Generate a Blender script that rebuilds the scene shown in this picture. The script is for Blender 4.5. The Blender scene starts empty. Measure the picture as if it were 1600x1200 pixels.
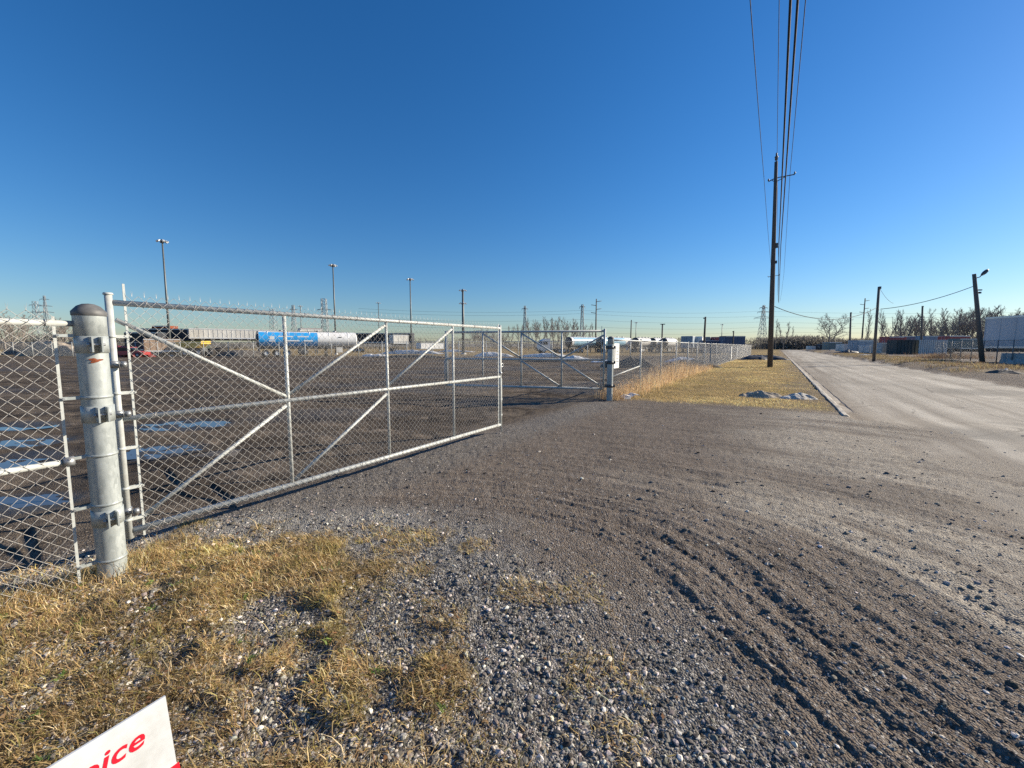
import bpy, math, random
import numpy as np
from mathutils import Matrix, Vector, Euler

random.seed(7); RNG = np.random.default_rng(11)
SC = bpy.context.scene; COL = SC.collection
rad = math.radians

# ------------------------------------------------------------------ camera, sky, sun, exposure
F = 640.0                      # focal length in pixels of the 1600 px wide photograph
PITCH = math.atan(59/F); CAMZ = 1.55
cam_d = bpy.data.cameras.new('camera'); cam = bpy.data.objects.new('camera', cam_d); COL.objects.link(cam)
cam_d.sensor_width = 36; cam_d.lens = F/1600*36; cam_d.clip_start = 0.05; cam_d.clip_end = 9000
CR = Matrix.Rotation(math.pi/2-PITCH, 3, 'X')
cam.matrix_world = Matrix.Translation((0, 0, CAMZ)) @ CR.to_4x4()
SC.camera = cam

SUN_AZ, SUN_EL = 73.0, 22.0    # azimuth clockwise from the viewing direction (+Y)
S = Vector((math.sin(rad(SUN_AZ))*math.cos(rad(SUN_EL)), math.cos(rad(SUN_AZ))*math.cos(rad(SUN_EL)), math.sin(rad(SUN_EL))))
w = bpy.data.worlds.new('World'); SC.world = w; w.use_nodes = True
nt = w.node_tree; nt.nodes.clear()
sky = nt.nodes.new('ShaderNodeTexSky'); sky.sky_type = 'NISHITA'; sky.sun_disc = False
sky.sun_elevation = rad(SUN_EL); sky.sun_rotation = rad(SUN_AZ)
sky.altitude = 1500; sky.air_density = 1.5; sky.dust_density = 0.7; sky.ozone_density = 6.0
bg = nt.nodes.new('ShaderNodeBackground'); bg.inputs['Strength'].default_value = 0.065
wo = nt.nodes.new('ShaderNodeOutputWorld')
hs = nt.nodes.new('ShaderNodeHueSaturation'); hs.inputs['Saturation'].default_value = 1.2
nt.links.new(sky.outputs[0], hs.inputs['Color']); tint = nt.nodes.new('ShaderNodeVectorMath'); tint.operation = 'MULTIPLY'; tint.inputs[1].default_value = (.94, .98, 1.11)
nt.links.new(hs.outputs[0], tint.inputs[0]); nt.links.new(tint.outputs[0], bg.inputs[0]); nt.links.new(bg.outputs[0], wo.inputs[0])
sl = bpy.data.lights.new('sun', 'SUN'); sl.energy = 5.0; sl.angle = rad(0.5); sl.color = (1.0, 0.89, 0.72)
so = bpy.data.objects.new('sun', sl); COL.objects.link(so)
so.rotation_euler = S.to_track_quat('Z', 'Y').to_euler()
SC.view_settings.view_transform = 'Standard'; SC.view_settings.look = 'None'
SC.view_settings.exposure = 0.88; SC.view_settings.gamma = 1.0; SC.view_settings.use_curve_mapping = False
SC.render.engine = 'CYCLES'
SC.cycles.max_bounces = 5; SC.cycles.diffuse_bounces = 2; SC.cycles.glossy_bounces = 3
SC.cycles.use_denoising = False

# ------------------------------------------------------------------ measuring helpers (photo pixel -> place in the world)
def ray(px, py):
    return CR @ Vector(((px-800)/F, (600-py)/F, -1.0))
def G(px, py, h=0.0):
    d = ray(px, py); t = (h-CAMZ)/d.z
    return Vector((d.x*t, d.y*t, h))
def at(px, py, Y):
    d = ray(px, py); t = Y/d.y
    return Vector((d.x*t, Y, CAMZ+d.z*t))
def X(px, Y): return at(px, 541, Y).x
def Z(py, Y): return at(800, py, Y).z
DU = Vector((0.542, 0.840, 0)); DV = Vector((0.840, -0.542, 0)); ROADROT = math.atan2(0.840, 0.542)
def UV(u, v, z=0.0): return DU*u + DV*v + Vector((0, 0, z))

# ------------------------------------------------------------------ mesh helper
class MB:
    def __init__(s): s.v = []; s.f = []; s.m = []; s.mi = 0; s.sm = []; s.smooth = False
    def add(s, vs, fs):
        o = len(s.v); s.v.extend([tuple(p) for p in vs]); s.f.extend([tuple(o+i for i in f) for f in fs])
        s.m.extend([s.mi]*len(fs)); s.sm.extend([s.smooth]*len(fs)); return s
    def box(s, c, d, rot=None):
        x, y, z = (k/2 for k in d)
        P = [Vector(p) for p in ((-x,-y,-z),(x,-y,-z),(x,y,-z),(-x,y,-z),(-x,-y,z),(x,-y,z),(x,y,z),(-x,y,z))]
        if rot is not None: P = [rot @ p for p in P]
        c = Vector(c)
        return s.add([p+c for p in P], [(3,2,1,0),(4,5,6,7),(0,1,5,4),(1,2,6,5),(2,3,7,6),(3,0,4,7)])
    def bev(s, c, d, b, rot=None):
        # box with chamfered vertical and top edges
        x, y, z = d[0]/2, d[1]/2, d[2]/2
        def ring(xx, yy, zz, bb): return [(-xx+bb,-yy,zz),(xx-bb,-yy,zz),(xx,-yy+bb,zz),(xx,yy-bb,zz),(xx-bb,yy,zz),(-xx+bb,yy,zz),(-xx,yy-bb,zz),(-xx,-yy+bb,zz)]
        R = [ring(x-b, y-b, -z, b*.6), ring(x, y, -z+b, b), ring(x, y, z-b, b), ring(x-b, y-b, z, b*.6)]
        P = [Vector(p) for r in R for p in r]
        if rot is not None: P = [rot @ p for p in P]
        c = Vector(c); fs = [tuple(range(7, -1, -1)), tuple(range(24, 32))]
        for k in range(3):
            for i in range(8):
                j = (i+1) % 8; fs.append((k*8+i, k*8+j, k*8+8+j, k*8+8+i))
        return s.add([p+c for p in P], fs)
    def tube(s, pts, r, n=8, caps=True):
        pts = [Vector(p) for p in pts]; k = len(pts)
        rs = r if isinstance(r, (list, tuple)) else [r]*k
        V = []; ref = None
        for i, p in enumerate(pts):
            d = (pts[min(i+1, k-1)]-pts[max(i-1, 0)]).normalized()
            if ref is None:
                ref = Vector((0, 0, 1)) if abs(d.z) < .9 else Vector((1, 0, 0))
            a = (ref - d*ref.dot(d)).normalized(); ref = a; b = d.cross(a)
            for q in range(n):
                t = 2*math.pi*q/n
                V.append(p + (a*math.cos(t)+b*math.sin(t))*rs[i])
        fs = []
        for i in range(k-1):
            for q in range(n):
                q2 = (q+1) % n
                fs.append((i*n+q, i*n+q2, (i+1)*n+q2, (i+1)*n+q))
        sm = s.smooth; s.smooth = n > 4
        s.add(V, fs); s.smooth = False
        if caps:
            o = len(s.v)-len(V)
            s.f.append(tuple(o+q for q in range(n-1, -1, -1))); s.f.append(tuple(o+(k-1)*n+q for q in range(n)))
            s.m += [s.mi]*2; s.sm += [False]*2
        s.smooth = sm; return s
    def cyl(s, a, b, r, r2=None, n=10, caps=True): return s.tube([a, b], [r, r if r2 is None else r2], n, caps)
    def lathe(s, prof, c=(0,0,0), n=24):
        # prof: (radius, z) pairs, around the z axis
        V = []; c = Vector(c)
        for (r, z) in prof:
            for q in range(n):
                t = 2*math.pi*q/n; V.append(c+Vector((r*math.cos(t), r*math.sin(t), z)))
        fs = [(i*n+q, i*n+(q+1) % n, (i+1)*n+(q+1) % n, (i+1)*n+q) for i in range(len(prof)-1) for q in range(n)]
        sm = s.smooth; s.smooth = True; s.add(V, fs); s.smooth = sm; return s
    def prism(s, poly, y0, y1, axis='y'):
        # poly of (x,z) extruded along y
        k = len(poly)
        V = [Vector((p[0], y0, p[1])) for p in poly]+[Vector((p[0], y1, p[1])) for p in poly]
        fs = [tuple(range(k)), tuple(range(2*k-1, k-1, -1))]+[(i, k+i, k+(i+1) % k, (i+1) % k) for i in range(k)]
        return s.add(V, fs)
    def mesh(s, name, mats):
        me = bpy.data.meshes.new(name); me.from_pydata(s.v, [], s.f)
        for m in (mats if isinstance(mats, (list, tuple)) else [mats]): me.materials.append(m)
        if len(s.f):
            me.polygons.foreach_set('material_index', s.m); me.polygons.foreach_set('use_smooth', s.sm)
        me.update(); return me
    def build(s, name, mats, parent=None, loc=(0,0,0), rotz=0.0):
        return link(name, s.mesh(name, mats), parent, loc, rotz)

def link(name, me, parent=None, loc=(0,0,0), rotz=0.0):
    o = bpy.data.objects.new(name, me); COL.objects.link(o)
    o.location = loc; o.rotation_euler = (0, 0, rotz)
    if parent: o.parent = parent
    return o
def tag(o, label=None, cat=None, group=None, kind=None):
    if label: o['label'] = label
    if cat: o['category'] = cat
    if group: o['group'] = group
    if kind: o['kind'] = kind
    return o
def thing(name, label, cat, loc=(0,0,0), rotz=0.0, group=None):
    o = bpy.data.objects.new(name, None); COL.objects.link(o); o.empty_display_size = .2
    o.location = loc; o.rotation_euler = (0, 0, rotz); return tag(o, label, cat, group)
def copy_tree(o, label=None, loc=None, rotz=None, parent=None):
    c = o.copy(); COL.objects.link(c)
    if parent: c.parent = parent
    if label: c['label'] = label
    if loc is not None: c.location = loc
    if rotz is not None: c.rotation_euler = (0, 0, rotz)
    for ch in list(o.children): copy_tree(ch, parent=c)
    return c
def np_mesh(name, V, Fq, mat, col=None, smooth=False, k=3):
    me = bpy.data.meshes.new(name)
    nv, nf = len(V), len(Fq)
    me.vertices.add(nv); me.vertices.foreach_set('co', np.ascontiguousarray(V, dtype=np.float32).ravel())
    me.loops.add(nf*k); me.loops.foreach_set('vertex_index', np.ascontiguousarray(Fq, dtype=np.int32).ravel())
    me.polygons.add(nf); me.polygons.foreach_set('loop_start', np.arange(0, nf*k, k, dtype=np.int32))
    me.polygons.foreach_set('use_smooth', np.full(nf, smooth))
    me.update(calc_edges=True)
    if col is not None:
        for nm, arr in col.items():
            a = me.attributes.new(nm, 'FLOAT_COLOR', 'POINT')
            c4 = np.ones((nv, 4), np.float32); c4[:, :arr.shape[1]] = arr
            a.data.foreach_set('color', c4.ravel())
    me.materials.append(mat); return me

# ------------------------------------------------------------------ materials
def newmat(name):
    m = bpy.data.materials.new(name); m.use_nodes = True; t = m.node_tree
    return m, t, t.nodes['Principled BSDF']
def N(t, ty, **kw):
    n = t.nodes.new(ty)
    for k, v in kw.items():
        if k in n.inputs.keys(): n.inputs[k].default_value = v
        else: setattr(n, k, v)
    return n
def ramp(t, src, stops):
    r = t.nodes.new('ShaderNodeValToRGB'); e = r.color_ramp.elements
    while len(e) < len(stops): e.new(0.5)
    for k, (p, c) in enumerate(stops):
        e[k].position = p; e[k].color = (*c, 1) if len(c) == 3 else c
    t.links.new(src, r.inputs[0]); return r.outputs[0]
def mixc(t, fac, a, b, mode='MIX'):
    n = t.nodes.new('ShaderNodeMix'); n.data_type = 'RGBA'; n.blend_type = mode
    for sock, val in ((n.inputs[0], fac), (n.inputs[6], a), (n.inputs[7], b)):
        if isinstance(val, bpy.types.NodeSocket): t.links.new(val, sock)
        else: sock.default_value = val if isinstance(val, (int, float)) else (*val, 1)
    return n.outputs[2]
def math_(t, op, a, b=0.0, c=None):
    n = t.nodes.new('ShaderNodeMath'); n.operation = op
    for i, val in enumerate((a, b) if c is None else (a, b, c)):
        if isinstance(val, bpy.types.NodeSocket): t.links.new(val, n.inputs[i])
        else: n.inputs[i].default_value = val
    return n.outputs[0]
def simple(name, c, rough=.6, metal=0.0, var=.18, scale=6.0, bump=0.0, bscale=40.0, dirt=None, dirt_amt=.5, stretch=None):
    m, t, p = newmat(name)
    tc = N(t, 'ShaderNodeTexCoord'); src = tc.outputs['Object']
    if stretch:
        mp = N(t, 'ShaderNodeMapping'); mp.inputs['Scale'].default_value = stretch
        t.links.new(src, mp.inputs[0]); src = mp.outputs[0]
    n = N(t, 'ShaderNodeTexNoise', Scale=scale, Detail=6.0, Roughness=.65); t.links.new(src, n.inputs['Vector'])
    lo = tuple(max(0, k*(1-var)) for k in c); hi = tuple(min(1, k*(1+var)) for k in c)
    col = ramp(t, n.outputs['Fac'], [(.3, lo), (.7, hi)])
    if dirt:
        n2 = N(t, 'ShaderNodeTexNoise', Scale=scale*.37, Detail=8.0, Roughness=.7); t.links.new(src, n2.inputs['Vector'])
        f = ramp(t, n2.outputs['Fac'], [(.48, (0,0,0)), (.68, (dirt_amt,)*3)])
        col = mixc(t, f, col, dirt)
    t.links.new(col, p.inputs['Base Color'])
    p.inputs['Roughness'].default_value = rough; p.inputs['Metallic'].default_value = metal
    rr = ramp(t, n.outputs['Fac'], [(.25, (max(0, rough-.12),)*3), (.75, (min(1, rough+.12),)*3)]); t.links.new(rr, p.inputs['Roughness'])
    if bump:
        b = N(t, 'ShaderNodeBump', Strength=bump, Distance=.01); nb = N(t, 'ShaderNodeTexNoise', Scale=bscale, Detail=4.0)
        t.links.new(src, nb.inputs['Vector']); t.links.new(nb.outputs['Fac'], b.inputs['Height']); t.links.new(b.outputs[0], p.inputs['Normal'])
    return m
M = {}
M['galv'] = simple('galvanised_pipe', (.46,.48,.465), .5, .1, .10, 14, dirt=(.30,.27,.23), dirt_amt=.55)
M['galvwire'] = simple('galvanised_wire', (.46,.44,.41), .55, .0, .1, 5)
M['galvflat'] = simple('galvanised_strap', (.46,.48,.46), .5, .1, .1, 20)
M['oldgalv'] = simple('dull_old_pipe', (.17,.18,.185), .6, .2, .2, 8)
M['cap'] = simple('cast_aluminium_cap', (.13,.13,.13), .65, .3, .3, 20, dirt=(.2,.18,.16))
M['dark'] = simple('black_rubber', (.025,.025,.028), .8, 0, .3, 8)
M['steel'] = simple('dark_steel', (.10,.105,.11), .55, .5, .3, 10)
M['hardware'] = simple('zinc_hardware', (.30,.31,.32), .45, .6, .25, 30)
M['wood'] = simple('weathered_pole_wood', (.105,.085,.07), .9, 0, .35, 9, .5, 30, stretch=(6,6,.35))
M['greywood'] = simple('grey_pole_wood', (.14,.12,.105), .9, 0, .3, 9, .5, 30, stretch=(6,6,.35))
M['polegrey'] = simple('painted_light_pole', (.11,.125,.13), .5, .2, .15, 3)
M['cable'] = simple('black_cable', (.016,.018,.024), .95)
M['lattice'] = simple('tower_steel', (.26,.28,.30), .6, .3, .1, .3)
M['lampwhite'] = simple('lamp_housing', (.55,.57,.58), .4, .2, .1, 6)
M['white'] = simple('white_paint', (.76,.76,.74), .45, 0, .05, 1.5, dirt=(.5,.47,.42), dirt_amt=.35)
M['offwhite'] = simple('stained_white_panel', (.62,.61,.57), .55, 0, .15, 1.1, dirt=(.36,.33,.29), dirt_amt=.6, stretch=(1,1,.25))
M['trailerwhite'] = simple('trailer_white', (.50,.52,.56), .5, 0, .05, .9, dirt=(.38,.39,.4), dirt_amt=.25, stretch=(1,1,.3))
M['blue'] = simple('tank_blue', (.03,.33,.72), .35, 0, .12, 1.2, dirt=(.1,.25,.42), dirt_amt=.3)
M['paleblue'] = simple('pale_blue_paint', (.30,.52,.66), .4, 0, .12, 1.2)
M['tankend'] = simple('tank_end_dark', (.045,.05,.06), .45, .2, .25, 1.6)
M['stainless'] = simple('polished_tank', (.68,.69,.70), .3, .35, .06, 1.0)
M['glass'] = simple('dark_window_glass', (.02,.03,.04), .08, 0, .1, 1)
M['tan'] = simple('tan_container_paint', (.33,.235,.16), .6, 0, .15, 1.5, dirt=(.2,.13,.09))
M['black'] = simple('dark_tarpaulin', (.03,.032,.038), .7, 0, .3, 1.5)
M['slate'] = simple('slate_blue_paint', (.11,.145,.18), .55, 0, .25, 1.2)
M['steelblue'] = simple('faded_blue_paint', (.24,.30,.36), .55, 0, .2, 1.2)
M['bin'] = simple('dark_bin_paint', (.045,.058,.06), .65, 0, .25, 1.2)
M['navy'] = simple('navy_container_paint', (.045,.075,.15), .5, 0, .2, 1.2)
M['red'] = simple('dull_red_paint', (.34,.075,.07), .5, 0, .2, 1.5)
M['carred'] = simple('red_car_paint', (.42,.07,.07), .35, 0, .1, 2)
M['yellow'] = simple('yellow_machine_paint', (.62,.42,.05), .45, 0, .12, 2, dirt=(.3,.22,.1))
M['greygreen'] = simple('grey_green_paint', (.16,.20,.19), .6, 0, .2, 1.2)
M['concrete'] = simple('concrete', (.46,.45,.43), .85, 0, .2, 3, .4, 25, dirt=(.2,.19,.17), dirt_amt=.6)
M['kerb'] = simple('kerb_concrete', (.40,.36,.30), .9, 0, .3, 3, .7, 30, dirt=(.20,.165,.125), dirt_amt=.95)
M['gutter'] = simple('gutter_concrete', (.29,.25,.20), .9, 0, .3, 2, .7, 30, dirt=(.18,.145,.11), dirt_amt=.95)
M['greypanel'] = simple('grey_corrugated_sheet', (.50,.51,.51), .55, .2, .15, 1.3, stretch=(3,3,.4))
M['rust'] = simple('rust', (.20,.05,.018), .9, 0, .35, 60)
M['bark'] = simple('bare_tree_bark', (.20,.18,.16), .9, 0, .35, 3)
M['twig'] = simple('bare_twigs', (.24,.21,.185), .9, 0, .35, 1)
M['scrub'] = simple('distant_scrub', (.20,.19,.17), .95, 0, .5, .08)
_m, _t, _p = newmat('scrub_translucent')
_tc = N(_t, 'ShaderNodeTexCoord'); _n = N(_t, 'ShaderNodeTexNoise', Scale=.08, Detail=5.0); _t.links.new(_tc.outputs['Object'], _n.inputs['Vector'])
_c = ramp(_t, _n.outputs['Fac'], [(.3, (.13,.125,.11)), (.7, (.26,.24,.21))]); _t.links.new(_c, _p.inputs['Base Color']); _p.inputs['Roughness'].default_value = .95
_tr = N(_t, 'ShaderNodeBsdfTranslucent'); _t.links.new(_c, _tr.inputs['Color']); _mx = N(_t, 'ShaderNodeMixShader'); _mx.inputs[0].default_value = .5
_t.links.new(_p.outputs[0], _mx.inputs[1]); _t.links.new(_tr.outputs[0], _mx.inputs[2]); _t.links.new(_mx.outputs[0], _t.nodes['Material Output'].inputs[0]); M['brushwood'] = _m
M['evergreen'] = simple('evergreen', (.03,.045,.03), .9, 0, .4, .4)
M['signboard'] = simple('corrugated_plastic', (.60,.615,.625), .5, 0, .06, 9, .12, 6, dirt=(.40,.40,.38), dirt_amt=.7)
M['signred'] = simple('red_print', (.72,.012,.03), .4, 0, .04, 3)
M['print'] = simple('grey_print', (.10,.11,.12), .5)
M['tarp'] = simple('black_silt_tarp', (.025,.028,.032), .5, 0, .4, 3)
M['snowdirty'] = simple('dirty_snow', (.50,.47,.42), .8, 0, .25, 5, .8, 20, dirt=(.16,.135,.11), dirt_amt=.95)
M['snow'] = simple('old_snow', (.74,.73,.71), .7, 0, .12, 2.2, .7, 9, dirt=(.24,.21,.18), dirt_amt=.8)
M['mound'] = simple('dirt_mound', (.11,.095,.08), .95, 0, .35, 1.5, .6, 10)
M['clod'] = simple('dry_clod', (.17,.143,.12), .95, 0, .35, 30)
M['heap'] = simple('crusted_spoil', (.36,.30,.23), .9, 0, .5, 9, .8, 30, dirt=(.07,.06,.055), dirt_amt=.9)

def vcol(name, rough=.8, attr='col', trans=0.0):
    m, t, p = newmat(name); p.inputs['Specular IOR Level'].default_value = .15
    a = N(t, 'ShaderNodeAttribute', attribute_name=attr); t.links.new(a.outputs['Color'], p.inputs['Base Color'])
    p.inputs['Roughness'].default_value = rough
    if trans:
        tr = N(t, 'ShaderNodeBsdfTranslucent'); t.links.new(a.outputs['Color'], tr.inputs['Color']); mx = N(t, 'ShaderNodeMixShader'); mx.inputs[0].default_value = trans
        t.links.new(p.outputs[0], mx.inputs[1]); t.links.new(tr.outputs[0], mx.inputs[2]); t.links.new(mx.outputs[0], t.nodes['Material Output'].inputs[0])
    return m
M['blade'] = vcol('dry_grass', .7, trans=.42); M['stone'] = vcol('crushed_stone', .85)

# pole rust and dark seams live on the big post only
def post_mat():
    m, t, p = newmat('galvanised_post')
    tc = N(t, 'ShaderNodeTexCoord')
    mp = N(t, 'ShaderNodeMapping'); mp.inputs['Scale'].default_value = (1, 1, .45); t.links.new(tc.outputs['Object'], mp.inputs[0])
    v = N(t, 'ShaderNodeTexVoronoi', Scale=55.0); t.links.new(mp.outputs[0], v.inputs['Vector'])
    n = N(t, 'ShaderNodeTexNoise', Scale=5.0, Detail=9.0, Roughness=.72); t.links.new(mp.outputs[0], n.inputs['Vector'])
    c = ramp(t, v.outputs['Color'], [(.1, (.25,.275,.27)), (.9, (.35,.38,.372))])
    c = mixc(t, ramp(t, n.outputs['Fac'], [(.42, (0,0,0)), (.7, (.65,)*3)]), c, (.47,.50,.49))
    n3 = N(t, 'ShaderNodeTexNoise', Scale=9.0, Detail=8.0, Roughness=.8)
    mp2 = N(t, 'ShaderNodeMapping'); mp2.inputs['Scale'].default_value = (1.2, 1.2, 5.5); t.links.new(tc.outputs['Object'], mp2.inputs[0]); t.links.new(mp2.outputs[0], n3.inputs['Vector'])
    c = mixc(t, ramp(t, n3.outputs['Fac'], [(.66, (0,0,0)), (.73, (.8,)*3)]), c, (.20,.19,.18))
    t.links.new(c, p.inputs['Base Color']); p.inputs['Metallic'].default_value = .15
    t.links.new(ramp(t, n.outputs['Fac'], [(.3, (.36,)*3), (.7, (.55,)*3)]), p.inputs['Roughness'])
    b = N(t, 'ShaderNodeBump', Strength=.15, Distance=.01); t.links.new(n.outputs['Fac'], b.inputs['Height']); t.links.new(b.outputs[0], p.inputs['Normal'])
    return m
M['post'] = post_mat()

# ------------------------------------------------------------------ ground: one height field
def hash2(ix, iy, seed):
    h = (ix.astype(np.int64)*374761393 + iy.astype(np.int64)*668265263 + seed*982451653) & 0xffffffff
    h = ((h ^ (h >> 13))*1274126177) & 0xffffffff
    h = h ^ (h >> 16)
    return (h & 0xffffff)/float(0xffffff)
def vnoise(x, y, s=1.0, seed=0):
    x = np.asarray(x, float)/s; y = np.asarray(y, float)/s
    ix = np.floor(x); iy = np.floor(y); fx = x-ix; fy = y-iy
    fx = fx*fx*(3-2*fx); fy = fy*fy*(3-2*fy)
    ix = ix.astype(np.int64); iy = iy.astype(np.int64)
    a = hash2(ix, iy, seed); b = hash2(ix+1, iy, seed); c = hash2(ix, iy+1, seed); d = hash2(ix+1, iy+1, seed)
    return (a*(1-fx)+b*fx)*(1-fy)+(c*(1-fx)+d*fx)*fy
def fbm(x, y, s, oct=4, seed=0, gain=.5):
    r = 0; a = 1; tot = 0
    for k in range(oct):
        r = r + a*vnoise(x, y, s/(2**k), seed+k*17); tot += a; a *= gain
    return r/tot
def sstep(a, b, x):
    t = np.clip((x-a)/(b-a), 0, 1); return t*t*(3-2*t)
def polydist(x, y, P):
    # signed distance to polygon, positive inside
    x = np.asarray(x, float); y = np.asarray(y, float)
    d = np.full(x.shape, 1e9); inside = np.zeros(x.shape, bool); k = len(P)
    for i in range(k):
        ax, ay = P[i]; bx, by = P[(i+1) % k]
        ex, ey = bx-ax, by-ay
        t = np.clip(((x-ax)*ex+(y-ay)*ey)/(ex*ex+ey*ey+1e-12), 0, 1)
        d = np.minimum(d, (x-ax-t*ex)**2+(y-ay-t*ey)**2)
        c = ((ay > y) != (by > y)) & (x < (bx-ax)*(y-ay)/(by-ay+1e-12)+ax)
        inside ^= c
    d = np.sqrt(d); return np.where(inside, d, -d)
gp = lambda L: [tuple(G(a, b)[:2]) for a, b in L]
LAWN = gp([(205,880),(240,848),(330,832),(430,836),(520,850),(590,880),(630,925),(648,975),(640,1010),(690,1060),(650,1110),(690,1195)]) + [(-.3,1.1),(-.6,.2),(-1.2,-2),(-3.6,-2.5),(-3.85,1.0),(-3.1,2.35),(-2.75,2.72)]
BALD = gp([(345,985),(400,940),(470,930),(500,965),(480,1010),(400,1020)])
THIN = gp([(400,930),(520,905),(640,930),(700,1000),(760,1190),(330,1190),(330,1030)])
PIV = (-1.3, 2.3); PSQ = 1.35
RUTS = [(2.36,.035,.010),(2.44,.035,.011),(2.53,.035,.010),(2.80,.11,.032),(3.00,.09,.036),(3.18,.06,.020),(3.40,.09,.036),(3.62,.06,.012),(4.1,.10,.008),(4.5,.10,.012),(5.0,.12,.008),(5.5,.12,.012),(6.1,.12,.009),(6.8,.12,.012),(7.5,.13,.010),(8.3,.13,.012),(9.2,.13,.010),(10.2,.13,.010)]
STRIPES = [(G(254,734), G(284,758), .032), (G(327,757), G(366,784), .034), (G(40,826), G(54,880), .034)]  # three narrow yard stripes, slightly sunk, darkened through the puddle mask
PUDDLES = [((-20,661,75,672), .0), ((-25,684,85,700), .0), ((-60,710,48,742), .0), ((215,657,335,672), .0), ((205,696,292,716), .0), ((-60,770,95,800), 0)]
PUDS = []
for (a, b, c, d), _ in PUDDLES:
    p0, p1 = G(a, (b+d)/2), G(c, (b+d)/2); q0, q1 = G((a+c)/2, b), G((a+c)/2, d)
    PUDS.append(((p0.x+p1.x)/2, (q0.y+q1.y)/2, abs(p1.x-p0.x)/2, abs(q0.y-q1.y)/2))

def regions(x, y):
    u = .542*x+.840*y; v = .840*x-.542*y
    R = {'u': u, 'v': v}
    wob = (fbm(x, y, 1.2, 3, 5)-.5)
    dist = np.sqrt(x*x+y*y)
    px, py = x-PIV[0]-.16*np.clip(PIV[1]-y, 0, 6), np.maximum(y-PIV[1], 0)*PSQ; pr = np.sqrt(px*px+py*py)+1e-6; pa = np.where(y < PIV[1], (y-PIV[1])/np.maximum(pr, .3), np.arctan2(py, px))
    R['pr'] = pr; R['pa'] = pa
    road = sstep(1.42, 1.5, v + 0*wob)*(1-sstep(8.2, 8.5, v+wob*.9))
    # ahead of the kerb end the road edge is soft and dusty
    soft = sstep(1.5, 3.0, v+wob*2.2+(fbm(x, y, .35, 3, 28)-.5)*1.0)*(1-sstep(8.2, 8.5, v+wob*.9))
    kerbzone = sstep(11.0, 11.6, u)
    road = road*kerbzone+soft*(1-kerbzone)
    R['road'] = road
    verge = sstep(-4.6, -4.0, v+wob*.9)*(1-sstep(1.2, 1.3, v))*sstep(11.6, 12.9, u+wob*1.4+.35*sstep(-1, 2, v))
    fringe = sstep(-.2, 1.2, v+wob*1.5)   # worn strip by the kerb
    verge2 = sstep(8.6, 9.2, v+wob*1.2)*(1-sstep(13.2, 14.4, v+wob*3))*sstep(33, 40, u+wob*6)
    lawn = sstep(-.26, .30, polydist(x, y, LAWN)+(fbm(x, y, .35, 3, 9)-.5)*.75)
    thin = sstep(-.15, .2, polydist(x, y, THIN)+(fbm(x, y, .3, 2, 10)-.5)*.4)
    lawn = lawn*(1-thin*(1-sstep(.46, .60, fbm(x, y, .28, 3, 11)))*.88)
    bald = sstep(-.12, .1, polydist(x, y, BALD)+(fbm(x, y, .25, 3, 12)-.5)*.3)
    lawn = lawn*(1-.85*bald)*(1-.75*sstep(.60, .70, fbm(x, y, .5, 3, 44)))
    R['bald'] = bald; R['fringe'] = fringe
    field = sstep(60, 75, y+wob*6)*(1-sstep(-6, -2, v))*.8
    R['lawn'] = lawn; R['verge'] = verge; R['verge2'] = verge2; R['field'] = field
    grass = np.clip(lawn+verge*(1-.55*fringe)+verge2*.8*sstep(.42, .60, fbm(x, y, 2.6, 3, 88))+field, 0, 1)
    R['grass'] = grass
    # crushed-stone corner: heavy around the lawn and inside the turning circle
    gl = polydist(x, y, LAWN)
    grav = sstep(-1.5, -.3, gl+(fbm(x, y, .6, 3, 21)-.5)*.9)*(1-sstep(2.0, 2.55, pr+wob*.8))
    near = (1-sstep(2.15, 2.75, pr+wob*.7))*sstep(-.9, -.3, v)*(.55+.45*sstep(.35, .6, fbm(x, y, .8, 3, 23)))
    grav = np.clip(np.maximum(grav, near)*(1-road), 0, 1)
    yard = 1-sstep(-4.9, -4.1, v+wob*.4)
    grav = np.maximum(grav, .55*(sstep(-4.6, -4.1, v)*(1-sstep(-3.7, -3.2, v))*(u < 11)))
    grav = grav*(1-.8*yard*sstep(-3.9, -4.6, v))
    R['gravel'] = grav; R['yard'] = yard
    # pale dried dust swept off the road
    dz = sstep(2.7, 4.0, pr+wob*1.4)*sstep(-1.6, .8, v+wob*2.2)*(1-road)*(1-sstep(11, 13, u))
    dn = fbm(pr*2.6, pa*pr*.32, .9, 4, 31)
    R['dust'] = np.clip(dz*(.30+.70*sstep(.31, .50, dn))*sstep(3.2, 4.0, pr+wob*1.2), 0, 1)+.25*dz*(1-sstep(3.2, 4.0, pr+wob*1.2))*sstep(.45, .6, dn)
    R['ban'] = grav*np.exp(-((pr-1.85)/.38)**2)*sstep(-.25, .25, pa)
    wet_dark = np.zeros_like(x)
    for (cx, cy, rx, ry) in PUDS:
        e = np.sqrt(((x-cx)/(rx*1.25))**2+((y-cy)/(ry*1.5))**2)
        wet_dark = np.maximum(wet_dark, 1-sstep(.75, 1.35, e))
    for a, b, wd in STRIPES:
        ex, ey = b.x-a.x, b.y-a.y; L2 = ex*ex+ey*ey
        t = np.clip(((x-a.x)*ex+(y-a.y)*ey)/L2, 0, 1)
        dd = np.sqrt((x-a.x-t*ex)**2+(y-a.y-t*ey)**2)
        wet_dark = np.maximum(wet_dark, 1-sstep(wd*.7, wd*1.3, dd+(vnoise(x, y, .06, 3)-.5)*.03))
        R.setdefault('stripe_dip', np.zeros_like(x)); R['stripe_dip'] = np.maximum(R['stripe_dip'], 1-sstep(0, wd*1.3, dd))
    wet_dark = np.maximum(wet_dark, .55*yard*sstep(.55, .7, fbm(x*.35, y, 1.6, 3, 77))*(y < 45))
    R['wet_dark'] = wet_dark
    return R
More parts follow.
